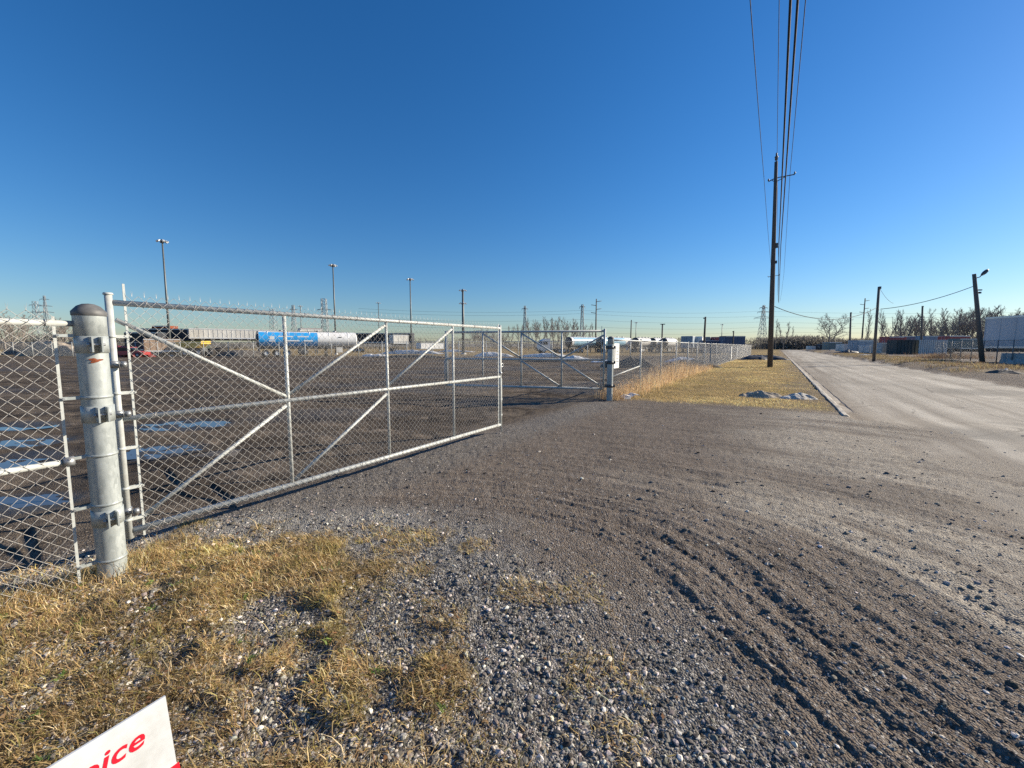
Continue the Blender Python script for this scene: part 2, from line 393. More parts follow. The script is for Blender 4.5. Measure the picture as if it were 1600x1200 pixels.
def height(x, y, R=None):
    x = np.asarray(x, float); y = np.asarray(y, float)
    if R is None: R = regions(x, y)
    u, v = R['u'], R['v']; pr, pa = R['pr'], R['pa']
    dist = np.sqrt(x*x+y*y)
    nearf = 1-sstep(20, 45, dist)
    h = (fbm(x, y, 1.7, 3, 1)-.5)*.05
    h = h+(fbm(x, y, .16, 3, 2)-.5)*.020*nearf*(1-.6*R['road'])*(1-.3*R['lawn'])
    h = h+R['lawn']*(.035+(fbm(x, y, .22, 3, 60)-.5)*.05)
    h = h+R['gravel']*(fbm(x, y, .045, 2, 3)-.5)*.018*(1-sstep(7, 12, dist))
    # ruts curve round the gate corner
    drive = (1-R['grass'])*(1-R['road'])*(1-R['yard'])*sstep(2.0, 2.45, pr)*(1-sstep(11, 14, pr))
    for k, (rr, wd, dep) in enumerate(RUTS):
        rr2 = rr+(fbm(pa*pr*.5+k*9, pr*0+k, 1.2, 2, 90+k)-.5)*.32
        d = (pr-rr2)/wd
        mod = .35+.9*fbm(pa*pr+k*5, pr*0, .9, 2, 130+k)
        lug = .5+.5*np.sign(np.sin((pa*pr*1.0+np.abs(pr-rr2)*.7)/.055*math.pi))
        h = h+drive*dep*.20*mod*(-np.exp(-d*d*1.3)+.75*np.exp(-(np.abs(d)-1.35)**2*5))
        h = h-drive*.005*lug*np.exp(-d*d*2)*mod
    an = fbm(pr*5.5, pa*pr*.55, .55, 3, 200)-.5
    h = h+drive*an*.020
    h = h+drive*(fbm(pr*14, pa*pr*2.2, .5, 2, 210)-.5)*.013*nearf
    h = h+drive*(np.abs(vnoise(x, y, .034, 14)-.5)*2-.5)*.008*(1-sstep(6, 9, dist))+drive*(vnoise(x, y, .075, 15)-.5)*.004*nearf
    # churned yard
    yl = R['yard']*(1-R['grass'])*sstep(4, 7, dist)
    h = h+yl*((fbm(x*.28, y, .55, 4, 8)-.5)*.11+(fbm(x, y, .14, 2, 18)-.5)*.04*nearf)
    h = h-R['wet_dark']*.02*R['yard']
    if 'stripe_dip' in R: h = h-R['stripe_dip']*.016
    # road lies lower behind the kerb, level with the drive at the gate
    h = h*(1-.75*R['road'])
    drop = sstep(1.40, 1.46, v)*sstep(10.8, 13.5, u)
    h = h-.11*drop*(1-sstep(8.9, 9.8, v))
    h = h-.035*R['road']*(1-sstep(10.8, 13.5, u))
    h = h+.02*R['road']*(1-((v-4.9)/3.6)**2)
    h = h+R['verge']*(fbm(x, y, .5, 3, 50)-.5)*.07
    h = h+R['verge2']*.18
    far = sstep(90, 400, dist)
    return h+far*0.0
def hz(x, y): return float(height(np.array([x]), np.array([y]))[0])
def onground(p, sink=0.0):
    p = Vector(p); p.z = hz(p.x, p.y)-sink; return p

def ground_material():
    m, t, p = newmat('earth_gravel_and_road')
    L = t.links.new
    tc = N(t, 'ShaderNodeTexCoord'); P = tc.outputs['Object']
    A = N(t, 'ShaderNodeAttribute', attribute_name='ma'); B = N(t, 'ShaderNodeAttribute', attribute_name='mb'); Tn = N(t, 'ShaderNodeAttribute', attribute_name='flow')
    sa = N(t, 'ShaderNodeSeparateColor'); L(A.outputs['Color'], sa.inputs[0]); grass, grav, road = sa.outputs[0], sa.outputs[1], sa.outputs[2]
    sb = N(t, 'ShaderNodeSeparateColor'); L(B.outputs['Color'], sb.inputs[0]); dust, wet_dark, yard = sb.outputs[0], sb.outputs[1], sb.outputs[2]
    def noise(scale, detail=6, rough=.6, vec=P):
        n = N(t, 'ShaderNodeTexNoise', Scale=scale, Detail=float(detail), Roughness=rough); L(vec, n.inputs['Vector']); return n.outputs['Fac']
    n1 = noise(.9, 7, .65); n2 = noise(14, 6, .7); n3 = noise(90, 3, .7)
    fl = noise(1.0, 7, .7, Tn.outputs['Vector'])     # runs along the wheel tracks
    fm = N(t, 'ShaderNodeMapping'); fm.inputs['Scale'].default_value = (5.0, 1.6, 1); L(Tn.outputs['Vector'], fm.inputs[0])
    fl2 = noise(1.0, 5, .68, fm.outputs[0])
    fm3 = N(t, 'ShaderNodeMapping'); fm3.inputs['Scale'].default_value = (1.7, .9, 1); L(Tn.outputs['Vector'], fm3.inputs[0])
    fl3 = noise(1.0, 6, .7, fm3.outputs[0])
    v1 = N(t, 'ShaderNodeTexVoronoi', Scale=85.0); L(P, v1.inputs['Vector'])
    v2 = N(t, 'ShaderNodeTexVoronoi', Scale=36.0); L(P, v2.inputs['Vector'])
    dirt = ramp(t, n1, [(.3, (.125,.099,.078)), (.7, (.215,.174,.140))])
    dirt = mixc(t, ramp(t, fl, [(.35, (0,0,0)), (.7, (.75,)*3)]), dirt, (.27,.222,.18))
    dirt = mixc(t, ramp(t, n2, [(.4, (0,0,0)), (.68, (.55,)*3)]), dirt, (.085,.069,.058))
    dirt = mixc(t, ramp(t, fl2, [(.34, (.85,)*3), (.46, (0,0,0))]), dirt, (.052,.040,.033))  # dark streaks paint the tread-edge shadows into the dirt colour
    vs = N(t, 'ShaderNodeSeparateColor'); L(v1.outputs['Color'], vs.inputs[0])
    peb = ramp(t, vs.outputs[0], [(.0, (.06,.056,.052)), (.55, (.19,.18,.168)), (.85, (.33,.32,.305)), (1.0, (.52,.505,.48))])
    dirt = mixc(t, ramp(t, vs.outputs[1], [(.62, (0,0,0)), (.7, (.55,)*3)]), dirt, peb)
    yardc = mixc(t, ramp(t, n1, [(.35, (0,0,0)), (.65, (1,1,1))]), (.050,.038,.028), (.125,.097,.072))
    yardc = mixc(t, ramp(t, fl, [(.46, (0,0,0)), (.62, (.85,)*3)]), yardc, (.20,.165,.128))
    yardc = mixc(t, ramp(t, noise(.25, 4, .6), [(.40, (.75,)*3), (.55, (0,0,0))]), yardc, (.055,.044,.034))
    yardc = mixc(t, ramp(t, fl3, [(.40, (.95,)*3), (.50, (0,0,0))]), yardc, (.034,.026,.020))
    yardc = mixc(t, ramp(t, fl2, [(.53, (0,0,0)), (.64, (.85,)*3)]), yardc, (.22,.176,.135))
    c = mixc(t, math_(t, 'MULTIPLY', yard, .85), dirt, yardc)
    gcol = mixc(t, .25, peb, (.15,.14,.125)); gcol = mixc(t, math_(t, 'MULTIPLY', A.outputs['Alpha'], .6), gcol, (.36,.345,.315))
    c = mixc(t, grav, c, gcol)
    dcol = ramp(t, n3, [(.3, (.33,.295,.243)), (.7, (.54,.49,.41))])
    c = mixc(t, math_(t, 'MULTIPLY', dust, ramp(t, n2, [(.35, (.25,)*3), (.6, (.95,)*3)])), c, dcol)
    soil = ramp(t, n2, [(.3, (.06,.044,.024)), (.55, (.26,.19,.09)), (.75, (.46,.34,.165))])
    soil = mixc(t, ramp(t, n1, [(.4, (0,0,0)), (.65, (.6,)*3)]), soil, (.42,.305,.145))
    c = mixc(t, grass, c, soil)
    # road: pale dusty asphalt with streaks along the travel direction
    mp = N(t, 'ShaderNodeMapping'); mp.inputs['Rotation'].default_value = (0, 0, -ROADROT); mp.inputs['Scale'].default_value = (1, 1, 1)
    L(P, mp.inputs[0]); mp2 = N(t, 'ShaderNodeMapping'); mp2.inputs['Scale'].default_value = (.045, 1.5, 1); L(mp.outputs[0], mp2.inputs[0])
    st = noise(1.3, 7, .62, mp2.outputs[0])
    rc = ramp(t, st, [(.30, (.28,.248,.205)), (.5, (.46,.415,.345)), (.68, (.60,.55,.46))])
    rc = mixc(t, ramp(t, noise(.22, 5, .6), [(.42, (0,0,0)), (.7, (.55,)*3)]), rc, (.27,.245,.205))
    rc = mixc(t, ramp(t, n3, [(.38, (.35,)*3), (.6, (0,0,0))]), rc, (.17,.155,.13))
    wv = N(t, 'ShaderNodeTexNoise', Scale=1.4, Detail=4.0); L(P, wv.inputs['Vector'])
    wm = N(t, 'ShaderNodeMix'); wm.data_type = 'VECTOR'; wm.inputs[0].default_value = .22; L(mp.outputs[0], wm.inputs[4]); L(wv.outputs['Color'], wm.inputs[5])
    ck = N(t, 'ShaderNodeTexVoronoi', Scale=.62, feature='DISTANCE_TO_EDGE'); L(wm.outputs[1], ck.inputs['Vector'])
    crack = math_(t, 'MULTIPLY', ramp(t, ck.outputs['Distance'], [(.0, (1,1,1)), (.018, (.0,)*3)]), ramp(t, noise(.35, 3, .6), [(.45, (0,0,0)), (.6, (.75,)*3)]))
    rc = mixc(t, crack, rc, (.09,.08,.07))
    rc = mixc(t, ramp(t, noise(.11, 6, .72), [(.54, (0,0,0)), (.60, (.5,)*3)]), rc, (.21,.195,.17))
    rc = mixc(t, ramp(t, noise(.6, 8, .75), [(.58, (0,0,0)), (.70, (.65,)*3)]), rc, (.17,.15,.125))
    sx = N(t, 'ShaderNodeSeparateXYZ'); L(mp.outputs[0], sx.inputs[0])
    vv = math_(t, 'ADD', math_(t, 'MULTIPLY', sx.outputs[1], -1.0), math_(t, 'MULTIPLY', math_(t, 'SUBTRACT', st, .5), 2.2))
    mr = N(t, 'ShaderNodeMapRange'); mr.inputs['From Min'].default_value = 1.5; mr.inputs['From Max'].default_value = 3.1; mr.inputs['To Min'].default_value = .85; mr.inputs['To Max'].default_value = 0.0; L(vv, mr.inputs['Value'])
    rc = mixc(t, math_(t, 'MULTIPLY', mr.outputs[0], ramp(t, n2, [(.3, (.5,)*3), (.6, (1,)*3)])), rc, (.215,.178,.138))
    c = mixc(t, road, c, rc)
    c = mixc(t, math_(t, 'MULTIPLY', wet_dark, .72), c, (.022,.019,.017))
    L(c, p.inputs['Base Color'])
    rg = math_(t, 'SUBTRACT', .93, math_(t, 'MULTIPLY', wet_dark, .45)); L(rg, p.inputs['Roughness'])
    L(math_(t, 'ADD', .06, math_(t, 'MULTIPLY', wet_dark, .3)), p.inputs['Specular IOR Level'])
    hgt = math_(t, 'ADD', math_(t, 'MULTIPLY', n2, .5), math_(t, 'MULTIPLY', v1.outputs['Distance'], -.9))
    hgt = math_(t, 'ADD', hgt, math_(t, 'MULTIPLY', n3, .35))
    hgt = math_(t, 'ADD', hgt, math_(t, 'MULTIPLY', math_(t, 'MULTIPLY', fl2, 1.6), math_(t, 'SUBTRACT', 1.0, road)))
    hgt = math_(t, 'ADD', hgt, math_(t, 'MULTIPLY', v2.outputs['Distance'], math_(t, 'MULTIPLY', grav, -.8)))
    b = N(t, 'ShaderNodeBump', Distance=.02); L(math_(t, 'SUBTRACT', .95, math_(t, 'MULTIPLY', road, .65)), b.inputs['Strength'])
    L(hgt, b.inputs['Height']); L(b.outputs[0], p.inputs['Normal'])
    return m
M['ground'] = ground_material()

def build_ground():
    front = np.linspace(-62, 64, 860); back = np.linspace(64, 298, 92)[1:-1]
    ang = np.radians(np.concatenate([front, back]))
    ys = np.linspace(700, 15, 400); rr = F*CAMZ/ys
    rr = np.concatenate([np.linspace(.02, rr[0], 26)[:-1], rr, np.geomspace(rr[-1]*1.06, 6000, 46)])
    AA, RR = np.meshgrid(ang, rr)
    x = RR*np.sin(AA); y = RR*np.cos(AA); nr, na = x.shape
    xf, yf = x.ravel(), y.ravel(); R = regions(xf, yf); h = height(xf, yf, R)
    V = np.stack([xf, yf, h], 1)
    i = np.arange(nr-1)[:, None]; j = np.arange(na)[None, :]; j2 = (j+1) % na
    Q = np.stack([i*na+j+0*j2, i*na+j2, (i+1)*na+j2, (i+1)*na+j+0*j2], -1).reshape(-1, 4)[:, ::-1]
    ma = np.stack([R['grass'], R['gravel'], R['road'], np.clip(R['ban'], 0, 1)], 1); mb = np.stack([R['dust'], R['wet_dark'], R['yard']], 1)
    gate = np.clip(R['yard'], 0, 1)[:, None]
    fa = np.stack([R['pr']*3.2, R['pa']*R['pr']*.35, 0*xf], 1); fb = np.stack([xf*.22, yf*1.1, 0*xf+5], 1)
    flow = fa*(1-gate)+fb*gate
    cx, cy = xf[Q].mean(1), yf[Q].mean(1); RC = {k: vv[Q].mean(1) for k, vv in R.items()}
    cls = np.zeros(len(Q), int)
    d = np.sqrt(cx*cx+cy*cy)
    cls[(RC['yard'] > .5) & (d < 66)] = 1
    cls[(RC['yard'] <= .5) & (RC['v'] < 1.42) & (RC['u'] < 13) & (d < 66)] = 2
    cls[(RC['verge'] > .5) | (RC['lawn'] > .5) | (RC['verge2'] > .5)] = 3
    cls[(RC['road'] > .5)] = 4
    for k, nm in enumerate(['ground', 'dirt_yard', 'gravel_driveway', 'grass_verge', 'road']):
        q = Q[cls == k]; ids, inv = np.unique(q, return_inverse=True)
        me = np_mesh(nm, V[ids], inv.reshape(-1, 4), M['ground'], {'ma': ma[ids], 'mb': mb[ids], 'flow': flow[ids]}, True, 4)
        tag(link(nm, me), kind='structure')
build_ground()

# kerb and gutter
def strip(name, prof, u0, u1, n, mat, label, cat, wob=.01):
    mb = MB(); k = len(prof); V = []
    for i in range(n+1):
        u = u0+(u1-u0)*(i/n)**1.6
        for (v, z) in prof:
            V.append(UV(u, v+random.uniform(-wob, wob), z+random.uniform(-wob, wob)*.6))
    fs = [(i*k+q, i*k+q+1, (i+1)*k+q+1, (i+1)*k+q) for i in range(n) for q in range(k-1)]
    fs.append(tuple(range(k))); mb.add(V, fs)
    return tag(mb.build(name, mat), kind='structure')
kp = G(1328, 651); ku = .542*kp.x+.84*kp.y; KV = 1.37
strip('kerb', [(KV-.07,-.20),(KV-.07,.012),(KV-.05,.028),(KV+.02,.028),(KV+.055,.0),(KV+.075,-.2)], ku, 170, 90, M['kerb'], '', '')
strip('gutter', [(KV+.06,-.2),(KV+.06,-.095),(KV+.30,-.108),(KV+.33,-.092),(KV+.36,-.2)], ku-.6, 170, 90, M['gutter'], '', '', .012)

# puddles in the yard
def water_mat():
    m, t, p = newmat('standing_water')
    p.inputs['Base Color'].default_value = (.07,.066,.064,1); p.inputs['Roughness'].default_value = .11; p.inputs['IOR'].default_value = 1.33
    p.inputs['Specular IOR Level'].default_value = .8
    tc = N(t, 'ShaderNodeTexCoord'); n = N(t, 'ShaderNodeTexNoise', Scale=6.0, Detail=2.0); t.links.new(tc.outputs['Object'], n.inputs['Vector'])
    b = N(t, 'ShaderNodeBump', Strength=.04, Distance=.01); t.links.new(n.outputs['Fac'], b.inputs['Height']); t.links.new(b.outputs[0], p.inputs['Normal'])
    return m
M['water'] = water_mat()
for k, (cx, cy, rx, ry) in enumerate(PUDS):
    xs, ys_ = [], []
    mb = MB(); n = 44; V = [Vector((0, 0, 0))]
    for i in range(n):
        t = 2*math.pi*i/n; r = .70+.75*float(vnoise(math.cos(t)*2+k*9, math.sin(t)*2, .55, 6))
        V.append(Vector((math.cos(t)*rx*r, math.sin(t)*ry*r, 0)))
    mb.add(V, [(0, i+1, (i+1) % n+1) for i in range(n)])
    sx = cx+RNG.uniform(-rx*.7, rx*.7, 300); sy = cy+RNG.uniform(-ry*.7, ry*.7, 300)
    z = float(np.percentile(height(sx, sy), 60))
    tag(mb.build('puddle', M['water'], loc=(cx, cy, z)), kind='structure')

# ------------------------------------------------------------------ chain-link wire
def chain_mesh(name, width, h, s=.0355, r=.0018, weave=.0022, barbs=True, z0=0.0):
    nw = int(round(width/s)); nz = int(round(h/s)); s_x = width/nw
    V = []; Fc = []; o = 0
    for i in range(nw):
        k = np.arange(nz+1); side = (k+i) % 2
        x = (i+side)*s_x; z = z0+k*(h/nz); x = x+(fbm(x*1.0, z, .35, 2, 411)-.5)*.010; z = z+(fbm(x, z*1.0, .3, 2, 421)-.5)*.010*(k > 0); y = (side*2-1)*weave+(fbm(x, z, .8, 2, 431)-.5)*.026*np.sin(np.clip((z-z0)/h, 0, 1)*np.pi)
        for (dx, dy) in ((r, 0), (0, r), (-r, 0), (0, -r)):
            V.append(np.stack([x+dx, y+dy, z], 1))
        n = nz+1
        b = np.arange(nz)
        for a_, c_ in ((0, 1), (1, 2), (2, 3), (3, 0)):
            Fc.append(np.stack([o+a_*n+b, o+c_*n+b, o+c_*n+b+1, o+a_*n+b+1], 1))
        o += 4*n
    V = np.concatenate(V); Fc = np.concatenate(Fc)
    if barbs:
        bx = np.arange(1, nw, 2)*s_x; top = z0+h; bv = []; bf = []
        for q, xx in enumerate(bx):
            for sg in (-1, 1):
                b0 = len(V)+len(bv)
                bv += [(xx-r*.7, 0, top-.005), (xx+r*.7, 0, top-.005), (xx, r*1.2, top-.005), (xx+sg*.006, sg*.003, top+.042+random.uniform(-.006, .006))]
                bf += [(b0, b0+1, b0+3, b0+3), (b0+1, b0+2, b0+3, b0+3), (b0+2, b0, b0+3, b0+3)]
        V = np.concatenate([V, np.array(bv)])
    me = np_mesh(name, V, Fc, M['galvwire'], None, True, 4)
    if barbs:
        bm_ = bpy.data.meshes.new(name)
        F3 = [tuple(f[:3]) for f in bf]
        allF = [tuple(int(q) for q in f) for f in Fc]+F3
        bm_.from_pydata([tuple(v) for v in V], [], allF); bm_.materials.append(M['galvwire']); bm_.polygons.foreach_set('use_smooth', np.ones(len(allF), bool)); me = bm_
    return me
def band_loop(mb, c, r, w, t=.004, n=20, tongue=None):
    # strap round a pipe (axis z), as a short sleeve
    mb.lathe([(r, -w/2), (r+t, -w/2), (r+t, w/2), (r, w/2)], c, n)
    return mb

# ------------------------------------------------------------------ gate leaf (local x from hinge to free end, y = street side, z up)
H0 = at(190, 700, 2.95); H1 = G(783, 663, .17)
GL, ZB, ZT = math.hypot(H1.x-H0.x, H1.y-H0.y)-.03, .17, 1.86
def make_gate(label, q_=1.0, wire=.0018):
    g = thing('gate', label, 'gate', group='two leaves of the yard gate')
    gm = M['galv']
    st = MB(); st.cyl((0, 0, ZB-.055), (0, 0, ZT+.055), .022*q_, n=14); st.lathe([(.001, ZT+.070), (.026, ZT+.068), (.030, ZT+.055), (.022, ZT+.052)], n=14); st.build('hinge_stile', [gm], g)
    MB().cyl((GL, 0, ZB-.03), (GL, 0, ZT+.05), .024*q_, n=12).build('latch_stile', gm, g)
    MB().cyl((.02, 0, ZT), (GL, 0, ZT), .021*q_, n=12).build('top_rail', gm, g)
    MB().cyl((.02, 0, ZB), (GL, 0, ZB), .024*q_, n=12).build('bottom_rail', gm, g)
    zm = 1.02
    MB().cyl((.02, 0, zm), (GL, 0, zm), .020*q_, n=12).build('middle_rail', gm, g)
    b = GL/4
    for k in (1, 2, 3): MB().cyl((b*k, .004, ZB+.02), (b*k, .004, ZT-.02), .017*q_, n=10).build('upright', gm, g)
    for (p, q) in (((.03, ZT-.12), (b-.02, zm+.04)), ((.05, ZB+.06), (b-.02, zm-.05)), ((b+.02, zm+.06), (2*b-.02, ZT-.06)), ((b+.03, ZB+.04), (2*b-.02, zm-.06)), ((2*b+.02, zm+.05), (3*b-.02, ZT-.06))):
        MB().cyl((p[0], .006, p[1]), (q[0], .006, q[1]), .0165*q_, n=10).build('brace', gm, g)
    # tension bars and their bands
    MB().box((.085, -.004, (ZT+ZB)/2+.04), (.014, .006, ZT-ZB+.20)).build('tension_bar', M['galvflat'], g)
    MB().box((GL-.06, -.004, (ZT+ZB)/2+.02), (.014, .006, ZT-ZB+.10)).build('tension_bar', M['galvflat'], g)
    for z in (1.62, 1.21, .80, .50, .26):
        m = MB(); band_loop(m, (0, 0, z), .0225, .020, .003, 14); m.box((.058, .009, z), (.075, .003, .022)); m.box((.058, -.012, z), (.075, .003, .022)); m.cyl((.1, -.02, z), (.1, .022, z), .006, n=6)
        m.build('tension_band', M['galvflat'], g)
    for z in (1.42, 1.06, .33):
        m = MB(); band_loop(m, (0, 0, z), .0225, .05, .007, 14); m.cyl((0, -.05, z), (0, .05, z), .010, n=8); m.cyl((.02, -.062, z), (.05, -.062, z), .022, n=10)
        m.build('hinge_collar', M['hardware'], g)
    lt = MB(); lt.lathe([(.027, 1.06), (.036, 1.065), (.036, 1.10), (.027, 1.105)], (GL, 0, 0), 12); lt.build('latch_collar', M['hardware'], g)
    lt = MB(); lt.lathe([(.022, -.012), (.038, -.012), (.038, .012), (.022, .012), (.022, -.012)], n=12); o = lt.build('lock_eye', M['hardware'], g); o.location = (GL+.055, 0, 1.22); o.rotation_euler = (math.pi/2, 0, 0)
    dr = MB(); dr.tube([(GL+.055, .01, .98), (GL+.055, .01, .02)], .011, 8); dr.tube([(GL+.055, .01, .98), (GL+.03, .01, 1.0)], .011, 8); dr.box((GL+.03, .01, .62), (.07, .03, .03)); dr.box((GL+.03, .01, .34), (.07, .03, .03)); dr.build('drop_rod', M['galv'], g)
    fab = link('chain_link_fabric', chain_mesh('chain_link_fabric', GL-.14, ZT-ZB+.075, z0=ZB-.02, r=wire), g, (.085, -.030, 0)); fab['kind'] = 'stuff'
    ties = MB()
    for zr, rr in ((ZT, .023), (ZB, .026), (zm, .022)):
        for k in range(16):
            xx = .2+k*.31; ties.tube([(xx+.012*math.cos(a), (rr+.003)*math.sin(a), zr+(rr+.003)*math.cos(a)) for a in [j*math.pi/4 for j in range(9)]], .0022, 4, False)
    tz = ties.build('wire_ties', M['galvwire'], g); tz['kind'] = 'stuff'
    return g
ga = math.atan2(H1.y-H0.y, H1.x-H0.x)
gate = make_gate('nearest silver chain link gate leaf hung behind the fat galvanised post')
gate.location = (H0.x, H0.y, hz(H0.x, H0.y)*0); gate.rotation_euler = (0, 0, ga)
f0 = at(944, 560, 12.0); f1 = at(684, 560, 13.3)
fa_ = math.atan2(f1.y-f0.y, f1.x-f0.x)
far_gate = make_gate('far chain link gate leaf swung open into the dirt yard', 1.55, .0015)
far_gate.location = (f0.x, f0.y, .13); far_gate.rotation_euler = (0, 0, fa_)

# ------------------------------------------------------------------ big posts
def make_post(label, loc, r, hgt, seed=0):
    p = thing('gate_post', label, 'post', loc, 0, 'fat galvanised gate posts')
    m = MB(); m.lathe([(r, -.1), (r, hgt*.33), (r, hgt*.66), (r, hgt)], n=40); m.build('pipe', M['post'], p)
    m = MB(); m.lathe([(r+.001, hgt-.16), (r+.005, hgt-.158), (r+.005, hgt-.01)], n=40); m.build('sleeve', M['post'], p)
    m = MB(); m.lathe([(r+.006, hgt-.02), (r+.009, hgt-.015), (r+.009, hgt+.008), (r*.97, hgt+.022), (r*.75, hgt+.042), (r*.4, hgt+.056), (.001, hgt+.060)], n=40); m.build('dome_cap', M['cap'], p)
    return p
PR = .074
pb = G(174, 907); pb = Vector((pb.x*(1+PR/3.7), pb.y*(1+PR/3.7), 0)); pb.x += .018
post = make_post('nearest fat galvanised gate post with domed cap beside the grass', (pb.x, pb.y, hz(pb.x, pb.y)-.03), PR, 1.775)
toward = math.atan2(-pb.y, -pb.x)     # direction to the street side
bx = MB
for z in (1.575, 1.13, .44):
    h = bx(); band_loop(h, (0, 0, z), PR+.001, .105, .005, 40)
    fa2 = toward+.18
    R3 = Matrix.Rotation(fa2, 3, 'Z')
    for off in (-.022, .022):
        h.box(R3 @ Vector((PR+.034, off, z)), (.068, .008, .095), R3)
    o = h.build('hinge_bracket', M['post'], post)
    q = MB(); q.cyl(R3 @ Vector((PR+.04, -.040, z)), R3 @ Vector((PR+.04, .040, z)), .008, n=8); q.cyl(R3 @ Vector((PR+.04, -.046, z)), R3 @ Vector((PR+.04, -.026, z)), .013, n=6)
    q.build('bolt', M['hardware'], o)
fdir = math.atan2(-DU.y, -DU.x)
for z in (1.63, 1.24, .86, .53, .15):
    h = bx(); band_loop(h, (0, 0, z), PR+.001, .018, .003, 40)
    R3 = Matrix.Rotation(fdir, 3, 'Z')
    h.box(R3 @ Vector((PR+.045, .012, z)), (.09, .004, .018), R3); h.box(R3 @ Vector((PR+.045, -.012, z)), (.09, .004, .018), R3)
    q = h.build('tension_band', M['post'], post)
    k = MB(); k.cyl(R3 @ Vector((PR+.078, -.03, z)), R3 @ Vector((PR+.078, .03, z)), .007, n=6); k.build('bolt', M['hardware'], q)
# rust bleed on the face towards the street
rs = MB(); n = 18; rv = []
ca = toward+.12
for i in range(n):
    t = 2*math.pi*i/n; rr = .018*(1+.35*math.sin(3*t+1)+.2*math.sin(5*t))
    a = ca+(math.cos(t)*rr*1.5)/PR; rv.append(((PR+.0035)*math.cos(a), (PR+.0035)*math.sin(a), 1.475+math.sin(t)*rr*.75))
rv.append(((PR+.005)*math.cos(ca), (PR+.005)*math.sin(ca), 1.475))
rs.add(rv, [(i, (i+1) % n, n) for i in range(n)]); rs.build('rust_patch', M['rust'], post)

rp = G(953, 626); rp = Vector((rp.x, rp.y+.06, 0))
rpost = make_post('far fat gate post in shade where the long fence begins', (rp.x, rp.y, -.03), .086, 1.80)
for z in (1.55, 1.12, .45):
    h = MB(); band_loop(h, (0, 0, z), .087, .09, .006, 30)
    for sg in (-1, 1):
        h.box((sg*.115, -.02, z), (.05, .02, .08)); h.box((sg*.115, .03, z), (.05, .02, .08))
    q = h.build('hinge_bracket', M['steel'], rpost); k = MB(); k.cyl((-.115, -.05, z), (-.115, .05, z), .01, n=8); k.build('bolt', M['hardware'], q)

# ------------------------------------------------------------------ left fence run (towards the camera's left)
lf = thing('chain_link_fence', 'short chain link fence run left of the nearest gate post', 'fence', (pb.x, pb.y, 0), fdir)
MB().cyl((PR, 0, 1.69), (6.2, 0, 1.69), .018, n=12).build('top_rail', M['galv'], lf)
MB().cyl((PR+.06, .0, .83), (3.1, 0, .83), .018, n=12).build('brace_rail', M['galv'], lf)
m = MB(); m.lathe([(.023, 0), (.03, 0), (.03, .05), (.023, .05)], n=12); rl = m.build('rail_end', M['hardware'], lf); rl.location = (PR+.055, 0, .83); rl.rotation_euler = (0, math.pi/2, 0)
for xx in (3.1, 6.1): MB().cyl((xx, 0, -.1), (xx, 0, 1.78), .030, n=12).build('fence_post', M['galv'], lf)
MB().box((PR+.085, .0, .88), (.014, .006, 1.70)).build('tension_bar', M['galvflat'], lf)
c0 = link('chain_link_fabric', chain_mesh('chain_link_fabric', 3.0, 1.73, z0=.03), lf, (PR+.085, .024, 0)); c0['kind'] = 'stuff'
c1 = link('chain_link_fabric', c0.data, lf, (PR+3.085, .024, 0)); c1['kind'] = 'stuff'
tb = MB()
for k in range(7):
    tb.tube([(PR+.12+k*.42, .021*math.sin(a), 1.69+.021*math.cos(a)) for a in [j*math.pi/4 for j in range(9)]], .003, 4, False)
q = tb.build('wire_ties', M['hardware'], lf); q['kind'] = 'stuff'

# ------------------------------------------------------------------ long fence beyond the gate
lfz = thing('chain_link_fence', 'long chain link fence with steel posts running beside the golden verge', 'fence', (rp.x, rp.y, 0), ROADROT)
panel = chain_mesh('mesh_panel', 3.0, 1.70, s=.0375, r=.0015, z0=.03)
NPAN = 25
pm = MB().cyl((0, 0, -.1), (0, 0, 1.80), .030, n=10).mesh('fence_post', M['galv'])
rm = MB().cyl((0, 0, 1.73), (3.0, 0, 1.73), .022, n=10).mesh('top_rail', M['galv'])
for k in range(NPAN):
    o = link('mesh_panel', panel, lfz, (3.0*k+.09, -.03, 0)); o['kind'] = 'stuff'
    link('top_rail', rm, lfz, (3.0*k+.09, 0, 0)); link('fence_post', pm, lfz, (3.0*(k+1)+.09, 0, 0))
MB().cyl((.09, .02, .66), (3.05, .02, .86), .021, n=10).build('brace_rail', M['galv'], lfz)
# white slats woven into the far stretch
sl_me = MB().box((0, 0, .86), (.052, .008, 1.62)).mesh('privacy_slat', M['white'])
for k in range(150):
    xx = 44.2+k*.20
    o = link('privacy_slat', sl_me, lfz, (xx, .012, random.uniform(-.05, .05)))
for xx, wd in ((36.3, .55), (43.2, .35)):
    MB().box((xx, -.06, .88), (wd, .012, 1.3)).build('white_board', M['white'], lfz)

# notice on the fence by the far post
sg = thing('notice_sign', 'white notice board wired to the fence just past the far gate post', 'sign', UV(0, 0)+Vector((rp.x, rp.y, 0))+DU*.40+DV*.045, ROADROT)
MB().box((0, 0, 1.27), (.44, .006, .72)).build('board', M['white'], sg)
lb = MB(); lb.box((-.15, -.0055, 1.30), (.06, .004, .46)); lb.build('print_block', M['print'], sg)
for k in range(5):
    MB().box((.06, -.0055, 1.50-k*.10), (.22-.05*(k % 2), .004, .02)).build('print_line', M['print'], sg)

